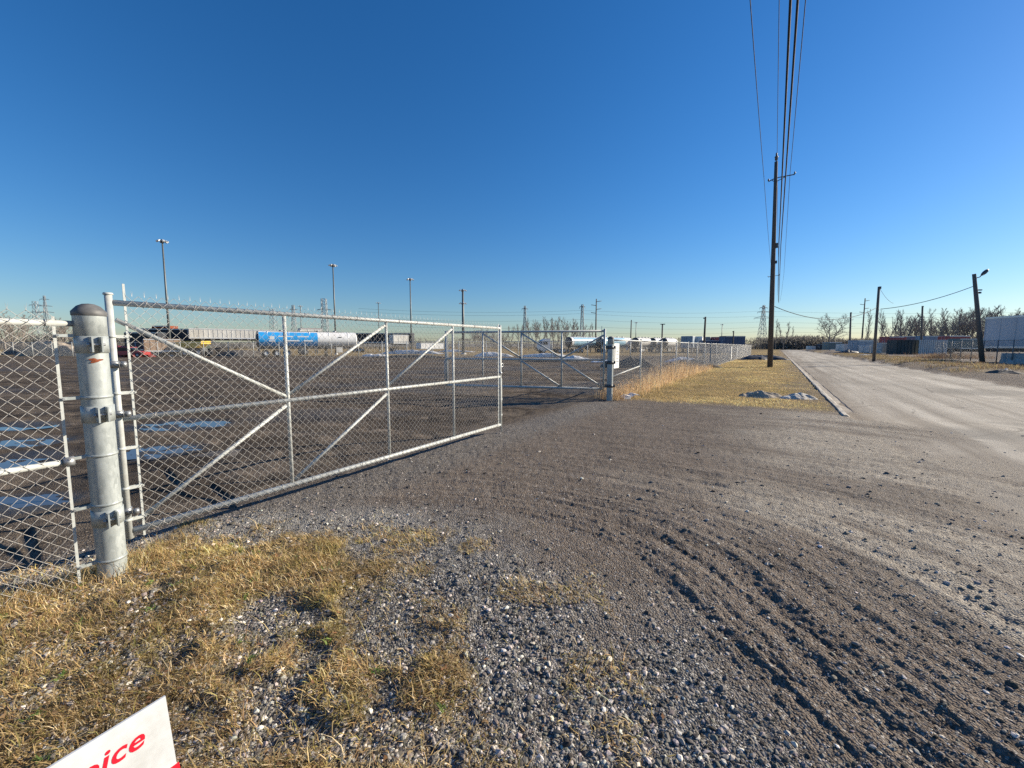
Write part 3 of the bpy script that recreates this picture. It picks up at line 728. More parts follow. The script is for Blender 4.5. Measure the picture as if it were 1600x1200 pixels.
# dark timber posts along the fence line
for px, D, top, lab in ((1100, 29.5, 495, 'tall dark timber post standing at the fence middle'), (1145, 46, 517, 'short dark timber post at the far end of the long fence')):
    b = Vector((X(px, D), D, 0)); hh = Z(top, D)
    t_ = thing('timber_post', lab, 'post', b)
    MB().tube([(0, 0, -.2), (.0, 0, hh*.6), (.02, 0, hh)], [.08, .07, .06], 9).build('shaft', M['wood'], t_)
    m = MB(); m.box((-.05, -.02, hh-.10), (.16, .08, .08)); m.build('bracket', M['steel'], t_)

# ------------------------------------------------------------------ utility poles and overhead lines
def utility_pole(label, base, hgt, lean=(0, 0), r0=.19):
    p = thing('utility_pole', label, 'utility pole', base, ROADROT, 'utility poles on the verge')
    lx, ly = lean
    def c(z): return Vector((lx*z/hgt, ly*z/hgt, z))
    MB().tube([c(-.3), c(hgt*.4), c(hgt*.75), c(hgt)], [r0, r0*.84, r0*.68, r0*.58], 14).build('shaft', M['wood'], p)
    za = hgt-1.22
    for sgn in (-1, 1):
        m = MB(); a = c(za); e = Vector((lx, sgn*.85+ly, za+.13 if sgn > 0 else za-.05))
        e = Vector((lx, -.82, za+.10)) if sgn < 0 else Vector((lx, .75, za-.06))
        m.tube([a+Vector((.08, 0, .12)), (a+e)*.5+Vector((0, 0, .05)), e], [.03, .035, .04], 6); m.tube([a+Vector((.08, 0, -.16)), (a+e)*.5+Vector((0, 0, .0))], .028, 6)
        arm = m.build('support_arm', M['steel'], p)
        q = MB(); q.lathe([(.02, 0), (.06, .02), (.045, .06), (.06, .09), (.04, .14), (.02, .18)], e+Vector((0, 0, .02)), 10); q.build('insulator', M['steel'], arm)
    q = MB(); q.lathe([(.03, 0), (.03, .08), (.10, .12), (.10, .30), (.13, .34), (.06, .40), (.06, .55), (.04, .62)], c(hgt), 10); q.build('top_insulator', M['steel'], p)
    MB().box(c(hgt*.60)+Vector((0, -.2, 0)), (.14, .16, .34)).build('cable_clamp', M['steel'], p); MB().box(c(hgt*.52)+Vector((0, -.19, 0)), (.1, .12, .2)).build('cable_clamp', M['steel'], p)
    return p
pb1 = G(1203, 573.5); PH = Z(251, pb1.y)
VP0 = .84*pb1.x-.542*pb1.y; UP0 = .542*pb1.x+.84*pb1.y
utility_pole('tall dark wooden utility pole standing on the verge beside the road', (pb1.x, pb1.y, 0), PH, (0, .34))
SPAN = 46
nxt = UV(UP0+SPAN, VP0-.75); nx2 = UV(UP0+2*SPAN, VP0-.3); prv = UV(UP0-SPAN, VP0+.1)
utility_pole('second utility pole, almost hidden behind the tall one on the verge', nxt, PH-.4, (0, .3))
utility_pole('utility pole behind the photographer carrying the near ends of the cables', prv, PH)
def cable(label, pts, r, name='overhead_cable', group='overhead cables along the road', sag=.5, n=18, cat='cable'):
    mb = MB(); P = []
    for a, b in zip(pts[:-1], pts[1:]):
        a, b = Vector(a), Vector(b)
        for i in range(n+1):
            t = i/n; q = a.lerp(b, t); q.z -= sag*4*t*(1-t)
            if not P or (q-P[-1]).length > 1e-4: P.append(q)
    mb.tube(P, r, 5); return tag(mb.build(name, M['cable']), label, cat, group)
def polept(k, v, z): return UV(UP0+k*SPAN, VP0+v-(.12 if k < 0 else (.30*z/PH) if k == 0 else .1), z)
za = PH-1.1
cable('thin leftmost overhead wire on the left arm of the tall pole', [polept(-1, -.75, za), polept(0, -.75, za), polept(1, -.8, za-.4), polept(2, -1, za-.5)], .016)
cable('thin overhead wire fixed to the top of the tall pole', [polept(-1, .08, PH+.6), polept(0, 0, PH+.6), polept(1, 0, PH+.2), polept(2, -.2, PH)], .014)
cable('thin rightmost overhead wire on the right arm of the tall pole', [polept(-1, .85, za+.15), polept(0, .82, za+.15), polept(1, .8, za-.2), polept(2, .5, za-.4)], .016)
cable('thick black cable, left one of the bundle beside the tall pole', [polept(-1, .50, 9.7), polept(0, .30, 9.1), polept(1, .25, 8.9)], .029, sag=.45)
cable('thick black cable, right one of the bundle beside the tall pole', [polept(-1, .64, 9.75), polept(0, .42, 8.9), polept(1, .33, 8.7)], .027, sag=.40)

# road-side poles on the right
def plain_pole(label, base, top, r, mat='greywood', group=None):
    p = thing('timber_pole', label, 'pole', base, 0, group)
    d = Vector(top)-Vector(base)
    MB().tube([d*-.03, d*.5, d], [r, r*.85, r*.72], 10).build('shaft', M[mat], p)
    m = MB(); m.box(d*.985+Vector((0, -.12, 0)), (.2, .12, .25)); m.build('bracket', M['steel'], p)
    return p
D = 44.0; pA = Vector((X(1367, D), D, 0)); pAt = at(1373.5, 448, D)
plain_pole('straight bare timber pole across the road, left of the leaning lamp', pA, pAt, .15)
# leaning street lamp
D = 39.0; lb_ = Vector((X(1537.5, D), D, 0)); lt_ = at(1522, 428, D)
lamp = thing('street_lamp', 'leaning timber lamp post with cobra head lamp beside the white trailer', 'street lamp', lb_)
d = lt_-lb_
MB().tube([d*-.03, d*.5, d], [.20, .175, .14], 12).build('shaft', M['greywood'], lamp)
m = MB(); m.tube([d*.955+Vector((.1, -.1, 0)), d*.955+Vector((.26, -.2, .05)), d*.962+Vector((.36, -.26, .16))], .04, 7); m.build('lamp_arm', M['steel'], lamp)
m = MB(); rot = Matrix.Rotation(-.75, 3, 'Y')
hc = d*.972+Vector((.56, -.32, .30))
m.tube([hc+rot @ Vector((x_, 0, 0)) for x_ in (-.38, -.25, 0, .25, .42)], [.06, .12, .16, .14, .05], 10); m.build('lamp_head', M['steel'], lamp)
m = MB(); m.box(d*.82+Vector((.28, -.1, 0)), (.32, .14, .1)); m.box(d*.79+Vector((.24, -.1, 0)), (.2, .14, .16)); m.build('cable_bracket', M['steel'], lamp)
cable('service cable slung from the leaning lamp post to the pole across the road', [lb_+d*.87, Vector(at(1376, 483, 44))], .03, group=None, sag=.35)
cable('service cable crossing high over the road to the tall pole', [Vector(at(1371, 480, 44)), Vector((pb1.x+.1, pb1.y, Z(479, pb1.y)))], .025, group=None, sag=1.1)
cable('thin slack wire from the top of the bare timber pole', [pAt, Vector(at(1396, 474, 50))], .014, group=None, sag=.3)
for px, D, bot, top, lab in ((1328, 95, 553, 488, 'hooked timber pole by the grey sheds across the road'), (1440, 90, 553, 478, 'timber pole among the bare trees on the right'), (985, 130, 545, 500, 'timber pole behind the tanker trailers'), ):
    b = Vector((X(px, D), D, 0)); plain_pole(lab, b, at(px+1.5, top, D), .22)
# T-shaped pole
D = 120; b = Vector((X(1034, D), D, 0)); hh = Z(506, D)
t_ = thing('timber_pole', 'timber pole with a short crossarm behind the box trailers', 'pole', b)
MB().tube([(0, 0, -.2), (0, 0, hh)], [.25, .2], 8).build('shaft', M['greywood'], t_); MB().box((0, -.2, hh-.12), (1.3, .3, .22)).build('crossarm', M['steel'], t_)

# transmission timber poles with stub arms
def trans_pole(label, px, D, top):
    b = Vector((X(px, D), D, 0)); hh = Z(top, D)
    t_ = thing('transmission_pole', label, 'pole', b)
    MB().tube([(0, 0, -.3), (0, 0, hh)], [.36, .2], 8).build('shaft', M['greywood'], t_)
    for k in range(4):
        sgn = -1 if k % 2 else 1; z = hh*(.96-.075*k)
        MB().tube([(0, 0, z-.3), (sgn*2.1, 0, z)], .11, 6).build('crossarm', M['greywood'], t_)
    return t_
trans_pole('tall transmission pole left of the far gate post', 930.5, 170, 467)
trans_pole('tall transmission pole right of the lone bare tree', 1346, 190, 466)

# lattice towers
def lattice(label, px, D, top, wbase, wtop, arms, thick=.22):
    b = Vector((X(px, D), D, 0)); H = Z(top, D)
    t_ = thing('transmission_tower', label, 'tower', b, random.uniform(-.3, .3))
    m = MB(); n = 9
    def wz(k): f = k/n; return wbase*(1-f)**1.4+wtop*(1-(1-f)**1.4)
    C = [(-1, -1), (1, -1), (1, 1), (-1, 1)]
    lv = [[Vector((sx*wz(k)/2, sy*wz(k)/2, H*k/n)) for sx, sy in C] for k in range(n+1)]
    for k in range(n):
        for i in range(4):
            j = (i+1) % 4
            m.tube([lv[k][i], lv[k+1][i]], thick*.6, 4, False); m.tube([lv[k][i], lv[k+1][j]], thick*.4, 3, False); m.tube([lv[k][j], lv[k+1][i]], thick*.4, 3, False); m.tube([lv[k+1][i], lv[k+1][j]], thick*.4, 3, False)
    m.build('lattice_body', M['lattice'], t_)
    for f, L in arms:
        z = H*f; a = MB(); a.tube([(-L, 0, z), (0, 0, z+L*.22), (L, 0, z)], thick*.5, 4); a.tube([(-L, 0, z), (L, 0, z)], thick*.5, 4)
        for s_ in (-1, 1): a.tube([(s_*L, 0, z), (s_*L, 0, z-1.6)], thick*.4, 4)
        a.build('cross_arm', M['lattice'], t_)
    return t_
lattice('wide armed lattice pylon between the long fence and the tall pole', 1190, 420, 477, 9, 1.6, [(.94, 4), (.70, 9), (.84, 6)], .34)
lattice('narrow lattice tower left of the bare tree grove', 820, 330, 478, 3.6, 1.2, [(.93, 2.5)], .26)
lattice('narrow lattice tower right of the bare tree grove', 909, 320, 476, 3.6, 1.4, [(.95, 2.2)], .28)
lattice('sturdy square topped lattice tower behind the blue tanker', 509, 300, 467, 5.0, 3.0, [(.78, 5)], .3)
lattice('pale lattice tower seen left of the blue tanker light mast', 461, 430, 477, 7, 2.0, [(.9, 4), (.74, 5)], .3)
lattice('squat lattice tower right behind the near gate upright', 429, 430, 483, 7, 4.0, [(.9, 6)], .3)
lattice('taller lattice pylon left of the nearest gate post', 77, 430, 462, 6, 1.2, [(.93, 4), (.80, 6), (.68, 7)], .26)
lattice('shorter lattice pylon farthest left above the fence rail', 62, 440, 471, 8, 3.0, [(.92, 6), (.76, 8)], .3)
# transmission conductors in the distance
for k, (y0, y1, y2, D0, D1) in enumerate(((482,486,486,330,430),(487,494,490,330,430),(496,503,500,330,430),(507,511,506,330,430),(516,518,514,330,430),(524,527,520,330,430))):
    a = Vector(at(560, y0, 320)); b = Vector(at(909, y0+3, 320)); c = Vector(at(1190, y1, 420)); d = Vector(at(1700, y2, 300))
    cable(('uppermost', 'second highest', 'third highest', 'fourth highest', 'second lowest', 'lowest')[k]+' far transmission line strung across the sky between pylons', [a, b, c, d], .055, 'transmission_line', 'far transmission lines', 2.2, 12, 'power line')

# ------------------------------------------------------------------ yard light masts
def light_mast(label, px, D, top, ring=6, r=.14, head=.72, second=False):
    b = Vector((X(px, D), D, 0)); H = Z(top, D)
    t_ = thing('light_mast', label, 'light mast', b, 0, 'floodlight masts of the yard')
    MB().tube([(0, 0, -.1), (0, 0, H*.5), (0, 0, H)], [r*1.25, r, r*.7], 10).build('pole', M['polegrey'], t_)
    MB().lathe([(r*2.2, 0), (r*2.2, .25), (r*1.2, .3)], n=10).build('base_flange', M['concrete'], t_)
    def heads(z):
        hub = MB(); hub.lathe([(.1, z-.35), (.28*head, z-.3), (.28*head, z+.1), (.05, z+.2)], n=10)
        for k in range(ring):
            a = 2*math.pi*k/ring+.4; hub.tube([(0, 0, z), (math.cos(a)*.55*head, math.sin(a)*.55*head, z-.05)], .05*head, 5)
        hub.build('head_frame', M['steel'], t_)
        for k in range(ring):
            a = 2*math.pi*k/ring+.4; q = MB()
            c = Vector((math.cos(a)*.78*head, math.sin(a)*.78*head, z-.08))
            q.bev(c, (.55*head, .42*head, .28*head), .05*head, Matrix.Rotation(a, 3, 'Z') @ Matrix.Rotation(.5, 3, 'Y')); q.build('floodlight', M['lampwhite'], t_)
    heads(H)
    if second: heads(H*.80)
    return t_
light_mast('tallest floodlight mast, behind the left end of the near gate', 266, 62, 376, 6)
light_mast('second tallest floodlight mast, behind the blue tanker trailer', 525, 76, 414, 6)
light_mast('floodlight mast behind the middle of the near gate', 643, 84, 436, 5)
light_mast('stout floodlight mast with two rows of lamps near the gate end', 724, 78, 453, 4, .24, .7, True)
light_mast('small far floodlight mast between the two tall ones', 593, 130, 473, 4, .14)
light_mast('small far floodlight mast above the tanker hatch', 472, 135, 478, 4, .14)
light_mast('thin far floodlight mast behind the parked tankers', 993, 180, 504, 3, .16)
light_mast('thin far floodlight mast above the box trailers', 1127, 190, 507, 3, .16)

# ------------------------------------------------------------------ vehicles and containers
def wheel(parent, x, y, r=.52, w=.30, dual=False):
    m = MB(); n = 18
    def lat(prof, mat, nm, par):
        q = MB(); q.lathe(prof, n=n); o = q.build(nm, mat, par); o.location = (x, y, r); o.rotation_euler = (math.pi/2, 0, 0); return o
    ty = lat([(r*.58, -w/2), (r*.93, -w/2), (r, -w*.32), (r, w*.32), (r*.93, w/2), (r*.58, w/2)], M['dark'], 'wheel', parent)
    q = MB(); q.lathe([(.02, -w*.30), (r*.3, -w*.34), (r*.58, -w*.42), (r*.6, w*.42), (r*.3, w*.34), (.02, w*.3)], n=n); o = q.build('rim', M['lampwhite'], ty)
    return ty
def tanker(label, loc, rot, L=12.5, body='stainless', band=None, bandrange=(-.5, .1), end='tankend', cabin=False, group='tanker trailers parked in the yard'):
    t_ = thing('tanker_trailer', label, 'tanker trailer', loc, rot, group)
    R, zc = 1.16, 2.55
    def cyl(x0, x1, r, mat, nm, seg=None, a0=0, a1=2*math.pi, n=28):
        V = []; 
        for x in (x0, x1):
            for q in range(n+1):
                a = a0+(a1-a0)*q/n; V.append((x, r*1.03*math.cos(a), zc+r*math.sin(a)))
        f = [(q, q+1, n+2+q, n+1+q) for q in range(n)]
        m = MB(); m.smooth = True; m.add(V, f); return m.build(nm, M[mat], t_)
    cyl(-L/2+.25, L/2-.25, R, body, 'tank')
    for s_ in (-1, 1):
        m = MB(); m.lathe([(R, 0), (R*1.02, .05), (R*.93, .18), (R*.6, .30), (.01, .34)], n=28)
        o = m.build('tank_end', M[end if s_ < 0 else body], t_); o.location = (s_*(L/2-.25), 0, zc); o.rotation_euler = (0, s_*math.pi/2, 0)
    if band:
        cyl(L*bandrange[0]+.3, L*bandrange[1], R+.012, band, 'painted_band', a0=math.pi*.66, a1=math.pi*1.32)
        cyl(L*bandrange[0]+.3, L*bandrange[1], R+.012, band, 'painted_band', a0=-.32*math.pi, a1=.34*math.pi)
    for k in range(5):
        x = -L*.4+k*L*.2; m = MB(); m.lathe([(R+.02, -.05), (R+.035, -.05), (R+.035, .05), (R+.02, .05)], n=28); o = m.build('tank_ring', M[body], t_); o.location = (x, 0, zc); o.rotation_euler = (0, math.pi/2, 0)
    m = MB(); m.box((0, 0, zc+R+.06), (L*.72, .5, .05))
    for k in range(4): m.cyl((-L*.27+k*L*.18, 0, zc+R), (-L*.27+k*L*.18, 0, zc+R+.2), .26, n=12)
    m.build('walkway', M['hardware'], t_)
    m = MB(); m.box((0, -.45, 1.28), (L*.94, .12, .22)); m.box((0, .45, 1.28), (L*.94, .12, .22)); m.box((0, -.9, 1.32), (L*.72, .3, .10)); m.box((-L*.08, -1.0, 1.0), (1.0, .5, .5)); m.build('chassis', M['steel'], t_)
    m = MB(); m.box((L*.17, -.8, .75), (.14, .14, 1.1)); m.box((L*.17, .8, .75), (.14, .14, 1.1)); m.box((L*.17, -.8, .16), (.35, .3, .08)); m.box((L*.17, .8, .16), (.35, .3, .08)); m.build('landing_leg', M['steel'], t_)
    for x in (-L*.42, -L*.32, -L*.22):
        for y in (-1.0, 1.0): wheel(t_, x, y)
    m = MB(); m.box((L*.30, -1.12, 1.0), (.9, .08, .8)); m.build('tool_box', M['offwhite'], t_)
    if cabin:
        m = MB(); m.box((-L*.36, -1.12, 1.22), (3.9, .5, .06)); m.build('mudguard', M['steel'], t_)
    return t_
D = 60.0
bt = tanker('blue and white tanker trailer parked broadside behind the near gate', (X(470, D), D+2.5, 0), rad(33), 13.6, 'white', 'blue', (-.5, .08))
# lettering blocks too small to read on the blue flank
lt = MB()
for (xx, zz, ww, hh) in ((-4.9, 2.75, .6, .5), (-4.9, 2.3, .8, .14), (-3.2, 2.95, 1.9, .2), (-.9, 2.95, 1.5, .2), (-2.2, 2.35, 1.6, .16), (-.2, 2.35, 1.2, .16), (4.2, 2.9, .5, .16)):
    yy = -math.sqrt(max(.01, 1.195**2-(zz-2.55)**2))-.02
    MB().box((xx, yy, zz), (ww, .02, hh)).build('flank_marking', M['white'] if xx < 3 else M['print'], bt)
def head_on(px, D): return math.atan2(D, X(px, D))
tanker('white tanker with pale blue band, dark end beside the white truck', (X(915, 98)+.5, 99, 0), rad(38), 13, 'white', 'paleblue', (-.45, .2), group='tanker trailers parked in the yard')
tanker('white tanker with pale blue band right behind the far gate post', (X(965, 98), 101, 0), rad(40), 12, 'white', 'paleblue', (-.45, .25))
tanker('cream tanker trailer in the middle of the parked row', (X(1012, 104), 107, 0), rad(46), 10, 'offwhite', None)
tanker('white tanker, fourth in the row left of the box trailers', (X(1037, 108), 112, 0), rad(52), 10, 'white', None)
tanker('white tanker with dark end nearest the box trailers', (X(1056, 108), 113, 0), rad(54), 10, 'white', None)

def truck(label, loc, rot, cab='white', body=None):
    t_ = thing('truck', label, 'truck', loc, rot)
    m = MB(); m.prism([(-1.1, .55), (1.25, .55), (1.3, 1.5), (1.1, 2.0), (.78, 2.9), (-.2, 3.25), (-1.1, 3.3)], -1.2, 1.2); m.build('cab', M[cab], t_)
    m = MB(); m.add([(1.115, -1.05, 1.99), (1.115, 1.05, 1.99), (.80, 1.0, 2.82), (.80, -1.0, 2.82)], [(0, 1, 2, 3)]); o = m.build('windscreen', M['glass'], t_); o.location.x = .03
    for s_ in (-1, 1):
        m = MB(); m.prism([(-.4, 1.9), (.75, 1.9), (.6, 2.6), (-.4, 2.7)], s_*1.205, s_*1.215); m.build('side_window', M['glass'], t_)
        m = MB(); m.box((1.05, s_*1.38, 2.3), (.12, .22, .5)); m.build('mirror', M['steel'], t_)
        m = MB(); m.bev((1.31, s_*.85, .95), (.06, .35, .22), .02); m.build('headlight', M['glass'], t_)
    MB().bev((1.3, 0, .62), (.22, 2.4, .36), .05).build('bumper', M['steel'], t_)
    MB().box((-2.6, 0, .85), (5.4, .9, .3)).build('chassis', M['steel'], t_)
    for x in (.5, -3.4, -4.6):
        for y in (-1.05, 1.05): wheel(t_, x, y)
    return t_
truck('white truck cab parked facing left before the bare trees', (X(851, 92), 94, 0), rad(198))

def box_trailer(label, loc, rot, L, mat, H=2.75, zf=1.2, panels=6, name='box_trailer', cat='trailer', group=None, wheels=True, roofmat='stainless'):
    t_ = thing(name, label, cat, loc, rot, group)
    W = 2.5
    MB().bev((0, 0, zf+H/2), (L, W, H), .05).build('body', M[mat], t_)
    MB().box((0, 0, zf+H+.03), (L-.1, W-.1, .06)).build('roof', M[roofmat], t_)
    for s_ in (-1, 1):
        m = MB()
        m.box((0, s_*(W/2+.015), zf+.09), (L, .05, .18)); m.box((0, s_*(W/2+.012), zf+H-.06), (L, .04, .12)); m.build('side_rail', M['stainless'], t_)
    for k in range(panels+1):
        x = -L/2+.1+k*(L-.2)/panels
        for s_ in (-1, 1): MB().box((x, s_*(W/2+.012), zf+H/2), (.07, .03, H-.3)).build('panel_post', M[mat], t_)
    for s_ in (-1, 1):
        m = MB(); m.box((-L/2-.025, s_*.61, zf+H/2), (.05, 1.18, H-.2)); o = m.build('rear_door', M[mat], t_)
        q = MB(); q.cyl((-L/2-.07, s_*.25, zf+.1), (-L/2-.07, s_*.25, zf+H-.2), .025, n=6); q.build('lock_rod', M['stainless'], o)
    if wheels:
        MB().box((0, 0, zf-.14), (L*.9, 1.0, .24)).build('chassis', M['steel'], t_)
        m = MB(); m.box((L*.26, -.8, .65), (.15, .15, 1.0)); m.box((L*.26, .8, .65), (.15, .15, 1.0)); m.tube([(L*.26, -.8, .5), (L*.26, .8, .9)], .05, 6); m.tube([(L*.26, -.8, .95), (L*.16, -.8, zf-.1)], .05, 6); m.build('landing_leg', M['steel'], t_)
        for x in (-L*.40, -L*.30):
            for y in (-1.0, 1.0): wheel(t_, x, y)
        m = MB(); m.box((-L/2, 0, .55), (.1, 2.2, .12)); m.box((-L/2, -.7, .85), (.08, .08, .6)); m.box((-L/2, .7, .85), (.08, .08, .6)); m.build('underride_guard', M['steel'], t_)
    return t_
# big pale trailer at the right edge of the picture
D = 42.0; tx = X(1535, D)
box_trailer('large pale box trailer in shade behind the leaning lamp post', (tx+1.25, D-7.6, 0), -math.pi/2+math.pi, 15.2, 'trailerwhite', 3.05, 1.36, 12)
# box trailers behind the long fence
for px, D, wpx, mat, lab, rot in ((1072, 96, 14, 'steelblue', 'dark ended box trailer leftmost of the row behind the fence', 1.05), (1087, 100, 0, 'white', 'white box trailer second from left behind the fence', 1.05), (1100, 104, 0, 'slate', 'blue grey box trailer behind the tall dark timber post', 1.05), (1111, 108, 0, 'white', 'white box trailer just left of the dull red one', 1.2), (1120, 104, 0, 'red', 'dull red box trailer behind the slatted fence', .9), (1141, 100, 0, 'white', 'white box trailer between the two navy containers', 1.25)):
    box_trailer(lab, (X(px, D)+3, D+5, 0), rot, 12, mat, 2.7, 1.15, 4, group='box trailers behind the long fence')
D = 96; box_trailer('navy shipping container in front of the red box trailer', (X(1124, D), D, 0), .12, 8.5, 'navy', 2.7, .15, 8, 'shipping_container', 'container', None, False, 'navy')
D = 90; box_trailer('navy shipping container at the far end of the yard by the slats', (X(1151, D), D+2, 0), .1, 4.6, 'navy', 3.6, .15, 5, 'shipping_container', 'container', None, False, 'black')
# left background row
D = 66
box_trailer('long weathered white trailer body behind the near gate brace', (X(350, D), D+3, 0), rad(38), 12.4, 'offwhite', 1.55, 2.75, 20, roofmat='offwhite')
box_trailer('tan metal storage container beyond the yard on the left', (X(236, 60), 62, 0), rad(40), 4.2, 'tan', 1.85, .75, 6, 'storage_container', 'container', None, False, 'tan')
box_trailer('long black trailer behind the tan storage container', (X(262, 72), 74, 0), rad(15), 10.4, 'black', 2.7, 1.9, 8, roofmat='black')
box_trailer('dark slate truck box left of the tan storage container', (X(203, 66), 69, 0), rad(15), 4.6, 'black', 2.9, .9, 4, roofmat='slate')
box_trailer('rust brown flat roofed hut behind the long black trailer', (X(247, 80), 82, 0), 0, 3.2, 'rust', 3.6, 1.9, 3, 'site_hut', 'hut', None, False, 'rust')
box_trailer('low black trailer right of the blue tanker', (X(588, 110), 114, 0), 0, 18, 'black', 2.7, 2.4, 8, roofmat='black')
box_trailer('small white container on the dirt right of the gate middle', (X(671, 100), 101, 0), rad(38), 6.2, 'white', 1.4, .9, 5, 'storage_container', 'container', None, False)
box_trailer('cream box van body behind the second gate upright', (X(622, 105), 106, 0), rad(40), 4.2, 'offwhite', 2.2, 2.2, 3)
box_trailer('tall cream load behind the tanker hatch with rust red top', (X(481, 74), 75, 0), rad(38), 3.6, 'offwhite', 2.1, 2.6, 3, roofmat='rust')
# yellow loader bucket machine
D = 63; ld = thing('wheel_loader', 'yellow wheel loader partly hidden under the long weathered trailer', 'loader', (X(307, D), D, 0), 0)
MB().prism([(-1.6, 1.3), (.4, 1.3), (1.5, 1.9), (1.5, 2.35), (-1.6, 2.35)], -1.0, 1.0).build('engine_hood', M['yellow'], ld)
MB().prism([(-2.6, .9), (-1.6, 1.2), (-1.6, 2.2), (-2.3, 2.2)], -1.1, 1.1).build('bucket', M['yellow'], ld)
MB().box((0, 0, 1.05), (2.6, 1.0, .5)).build('chassis', M['steel'], ld)
for x in (-1.0, 1.1):
    for y in (-1.0, 1.0): wheel(ld, x, y, .6, .4)
# red car
D = 58; car = thing('parked_car', 'small red car beside the tan storage container', 'car', (X(203, D), D, 0), .2)
MB().prism([(-2, .35), (2, .35), (2.05, .7), (1.3, .88), (-1.9, .9), (-2.05, .7)], -.85, .85).build('body', M['carred'], car)
MB().prism([(-1.5, .88), (1.0, .88), (.45, 1.38), (-1.0, 1.40)], -.74, .74).build('cabin', M['glass'], car)
MB().prism([(-1.0, 1.38), (.45, 1.36), (.42, 1.43), (-.98, 1.44)], -.74, .74).build('roof', M['carred'], car)
for x in (-1.25, 1.3):
    for y in (-.78, .78): wheel(car, x, y, .32, .2)
# evergreen domed tank-cover shape behind the white trailer
D = 90; dm = thing('tarped_pile', 'dark green tarped pile behind the weathered white trailer', 'pile', (X(308, D), D, 0))
m = MB(); m.lathe([(2.4, 0), (2.3, 3.0), (2.0, 4.4), (1.2, 5.3), (.01, 5.6)], n=14); m.build('tarp', M['evergreen'], dm)
# scrap clutter along the far left boundary
def lump(name, label, cat, c, rx, ry, hgt, mat, seed, nseg=30, rough=.35, group=None, kind=None, sharp=.18):
    nr = 12; k = np.arange(nr+1)/nr; th = np.linspace(0, 2*np.pi, nseg, endpoint=False)
    V = []; 
    for i, f in enumerate(k):
        for t in th:
            edge = .72+.5*vnoise(np.array([math.cos(t)*1.6+seed*7]), np.array([math.sin(t)*1.6]), .8, seed)[0]
            x = math.cos(t)*rx*f*edge; y = math.sin(t)*ry*f*edge
            prof = (1-f**2)**.8
            z = hgt*prof*(1-rough+2*rough*fbm(np.array([x]), np.array([y]), max(rx, ry)*.45, 4, seed+3, .6)[0])-.03-f*.05
            V.append((x, y, z))
    mb = MB(); fs = []
    for i in range(nr):
        for j in range(nseg):
            j2 = (j+1) % nseg; fs.append((i*nseg+j, (i+1)*nseg+j, (i+1)*nseg+j2, i*nseg+j2))
    mb.add(V, fs); o = mb.build(name, M[mat], loc=c); return tag(o, label, cat, group, kind)
CL = ((185, 60, 1.9, 'red', 'red scrap heap just right of the near gate hinge'), (120, 70, 3.4, 'mound', 'brown spoil heap behind the nearest gate post'), (40, 75, 2.6, 'mound', 'brown spoil heap far left behind the fence run'), (82, 66, 3.0, 'heap', 'pale rubble heap left of the nearest gate post'), (330, 68, 1.6, 'mound', 'low dark heap under the weathered white trailer'), (378, 64, 1.3, 'mound', 'low heap at the tail of the blue tanker'), (275, 64, 1.1, 'heap', 'low rubble heap right of the tan container'))
for k, (px, D, hgt, mat, lab) in enumerate(CL):
    lump('spoil_heap', lab, 'heap', (X(px, D), D, 0), 3.5+hgt*.6, 1.8, hgt*.8, mat, 40+k)

# ------------------------------------------------------------------ yard boundary fence (far side of the yard)
bl = [(-140, 76), (X(318, 58), 58), (X(560, 55), 55), (X(760, 50), 50), (X(918, 46), 46), (X(985, 42), 42), (X(1040, 42), 44), ]
fy = thing('chain_link_fence', 'low chain link fence crossing the far side of the dirt yard', 'fence', (0, 0, 0))
fpm = MB().cyl((0, 0, -.1), (0, 0, 2.2), .045, n=8).mesh('fence_post', M['galv'])
bp = chain_mesh('mesh_panel', 4.0, 2.0, s=.10, r=.0042, z0=.03, barbs=False)
for (x0, y0), (x1, y1) in zip(bl[:-1], bl[1:]):
    L = math.hypot(x1-x0, y1-y0); n = max(1, int(round(L/4))); a = math.atan2(y1-y0, x1-x0)
    for k in range(n):
        x = x0+(x1-x0)*k/n; y = y0+(y1-y0)*k/n
        link('fence_post', fpm, fy, (x, y, 0)); o = link('mesh_panel', bp, fy, (x, y, 0), a); o.scale = (L/n/4, 1, 1); o['kind'] = 'stuff'
    MB().cyl((x0, y0, 2.1), (x1, y1, 2.1), .03, n=6).build('top_rail', M['galv'], fy)

# snow banks and dirt ridges in the yard
SN = ((640, 552, 7.5, .75, 'long old snow bank at the left behind the near gate'), (585, 556, 2.4, .45, 'short broken snow bank just right of the blue tanker'), (710, 549, 5.5, .6, 'thin old snow bank behind the gate latch end'), (770, 556, 3.2, .6, 'lumpy old snow bank by the end of the near gate'), (850, 557, 4.0, .62, 'crusted snow bank seen through the far gate middle'), (895, 563, 2.8, .5, 'broken snow bank seen through the far gate hinge bay'), (945, 565, 1.5, .34, 'small snow bank right behind the far gate post'), (1065, 565, 2.0, .5, 'snow capped ridge seen through the long fence'))
for k, (px, py, L, hgt, lab) in enumerate(SN):
    p = G(px, py+1); lump('snow_bank', lab, 'snow bank', (p.x, p.y, 0), L, .55, hgt, 'snow', 60+k, 46, .6, 'old snow banks in the yard')
for k, (px, py, L, hgt, lab) in enumerate(((650, 557, 7, .35, 'dark earth ridge before the long snow bank'), (855, 563, 4, .35, 'dark earth ridge before the crusted snow bank'), (985, 572, 2.2, .75, 'dark earth mound behind the notice board fence bay'), (1075, 572, 2.6, .55, 'dark earth mound below the snow capped ridge'), (340, 712, .8, .08, 'low brown clod heap behind the lower gate brace'))):
    p = G(px, py+2); lump('earth_mound', lab, 'mound', (p.x, p.y, 0), L, .6, hgt, 'mound', 80+k, 46, .6, 'earth mounds in the yard')
